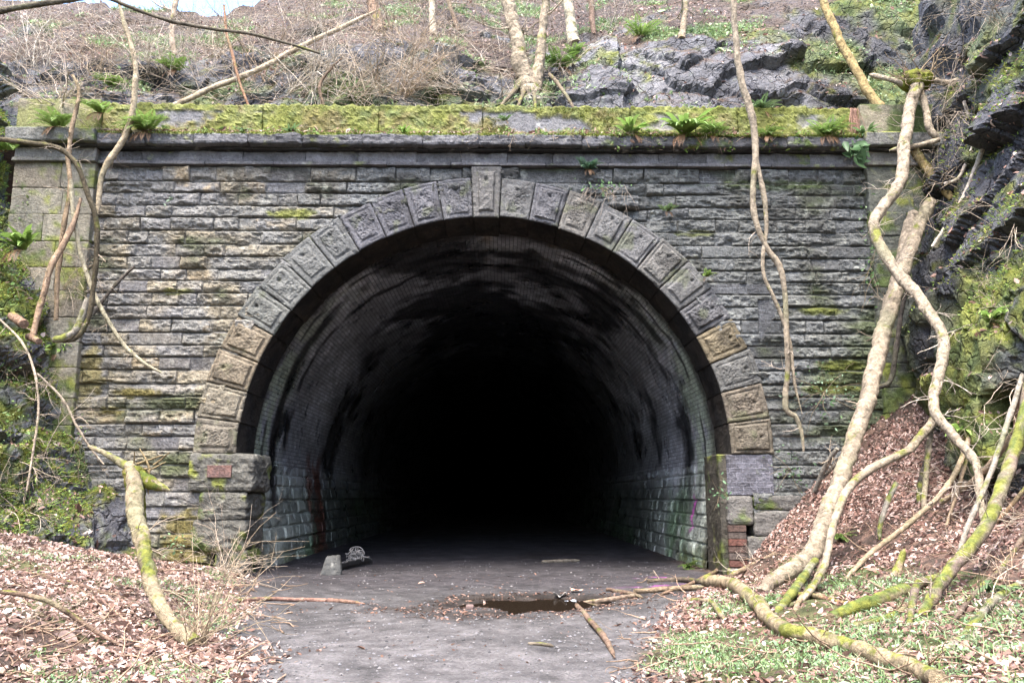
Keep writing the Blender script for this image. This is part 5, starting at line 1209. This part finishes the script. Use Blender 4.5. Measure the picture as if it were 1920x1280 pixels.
for k in range(420):
    g = random.Random(k); px, py = g.choice([(g.uniform(0, 560), g.uniform(1040, 1280)), (g.uniform(1180, 1920), g.uniform(960, 1280))]); p, nn = hit(px, py)
    if p[1] < -.5: twig(mb, p + nn * .015, (g.gauss(0, 1), g.gauss(0, 1), g.gauss(0.05, .12)), g.uniform(.15, .6), .0045, 3000 + k, 1, .35, 0, (.28, .2, .14), (0, 2))
for k in range(1000):
    g = random.Random(k + 999); p, nn = hit(g.uniform(0, 1060), g.uniform(10, 200))
    if p[1] > .6: twig(mb, p + nn * .03, (g.gauss(0, 1), g.gauss(-.2, .6), g.gauss(0.2, .5)), g.uniform(.4, 1.6), .0036, 4000 + k, 1, .4, -.2, ((.50, .43, .35), (.36, .29, .22))[k % 2], (1, 3))
tag(mb.build('twig_litter', M_bark), kind='stuff')

# ------------------------------------------------------------------ odds and ends at the tunnel mouth
p, nn = hit(648, 1072); q = hit(612, 1074)[0]
root = empty('rubble_slab', p, 'tilted flat stone slab lying against the left tunnel wall under a wire tangle', 'slab')
mb = MB(); pa, pb = hit(608, 1078)[0], hit(692, 1058)[0]; ux = (pb - pa); Lx = np.linalg.norm(ux); ux /= Lx
def rot_slab(W):
    a = -.22; c_, s_ = math.cos(a), math.sin(a); X_ = W[:, 0:1]; Y_ = W[:, 1:2] + .05 * fbm(W * np.array([9, 0, 0]), 2, 3)[:, None] * (W[:, 1:2] < .2); Z_ = W[:, 2:3] + .02 * np.sin(W[:, 1:2] * 20)
    return pa + ux * X_ + np.array([0, 1, 0]) * (Y_ * c_ - Z_ * s_) + np.array([0, 0, 1]) * (Y_ * s_ + Z_ * c_ + .15)
rbox(mb, 0, Lx, 0, .62, -.014, .014, stonecol((.10, .10, .10), 3, -.3), .01, .006, .03, 7, rot=rot_slab)
o = mb.build('slab', M_grit, smooth=False); o.parent = root; o.location = -Vector(p)
def taper_w(W):
    W = W.copy(); t = np.clip((W[:, 2] - pa[2]) / .36, 0, 1); cx = pa[0] + .14; W[:, 0] = cx + (W[:, 0] - cx) * (1 - .38 * t); W[:, 1] += .16 * t; return W
mb = MB(); rbox(mb, pa[0] - .08, pa[0] + .30, pa[1] - .02, pa[1] + .12, pa[2] - .03, pa[2] + .33, stonecol((.06, .062, .06), 5, -.9), .05, .035, .025, 9, warp=taper_w, fs=7)
tag(mb.build('rock', M_grit, smooth=False), 'grey flat stone leaning at the left end of the slab', 'rock')
mb = MB(); wc = hit(662, 1062)[0] + np.array([0, .05, .22])
for k in range(40):
    g = random.Random(k); a0 = g.uniform(0, 6.28); a1 = a0 + g.uniform(2, 5); t = np.linspace(a0, a1, 14); ax1 = np.array([g.gauss(0, 1) for _ in range(3)]); ax1 /= np.linalg.norm(ax1); ax2 = np.cross(ax1, [g.gauss(0, 1) for _ in range(3)]); ax2 /= np.linalg.norm(ax2)
    rr_ = g.uniform(.05, .14); Pw = wc + np.array([g.uniform(-.12, .2), g.uniform(-.05, .1), g.uniform(-.1, .08)]) + (np.cos(t)[:, None] * ax1 + np.sin(t)[:, None] * ax2) * rr_ * np.array([1, .8, .7]); V, _ = tube_vq(Pw, np.full(14, .009), 4); mb.add(V.reshape(-1, 3), gridq(14, 4, True), col=(.2, .195, .19))
tag(mb.build('wire_tangle', M_rust, loc=wc), 'ball of tangled grey wire on the rubble slab', 'wire')
for k, (px, py, col, lab) in enumerate([(1050, 1118, (.33, .32, .30), 'crumpled whitish litter in the middle of the puddle'), (1082, 1110, (.5, .3, .22), 'orange brown wrapper at the far rim of the puddle'), (1068, 1132, (.35, .38, .42), 'grey scrap of plastic at the near rim of the puddle'), (880, 1141, (.15, .105, .095), 'pink stone at the left tip of the puddle')]):
    p, nn = hit(px, py); mb = MB(); a = .045 if k < 3 else .04
    if k < 3:
        def warp(W, k=k): return W
        t = np.linspace(0, 1, 9); A_, B_ = np.meshgrid(t, t, indexing='ij'); Wp = P3((A_ - .5) * .18, (B_ - .5) * .12, 0 * A_).reshape(-1, 3)
        Wp[:, 2] = .03 + .04 * fbm(Wp * 14, 3, k) + .03 * ridged(Wp * 8, 2, k); Wp += p; mb.add(Wp, gridq(9, 9), col=col)
    else: rbox(mb, p[0] - a, p[0] + a * 1.3, p[1] - a, p[1] + a, p[2] - .01, p[2] + .05, lambda W, N: ccol(col, len(W)), .02, .012, .02, 3)
    tag(mb.build('litter' if k < 3 else 'stone', M_litter if k < 3 else M_grit, loc=p, smooth=False), lab, 'litter' if k < 3 else 'stone')
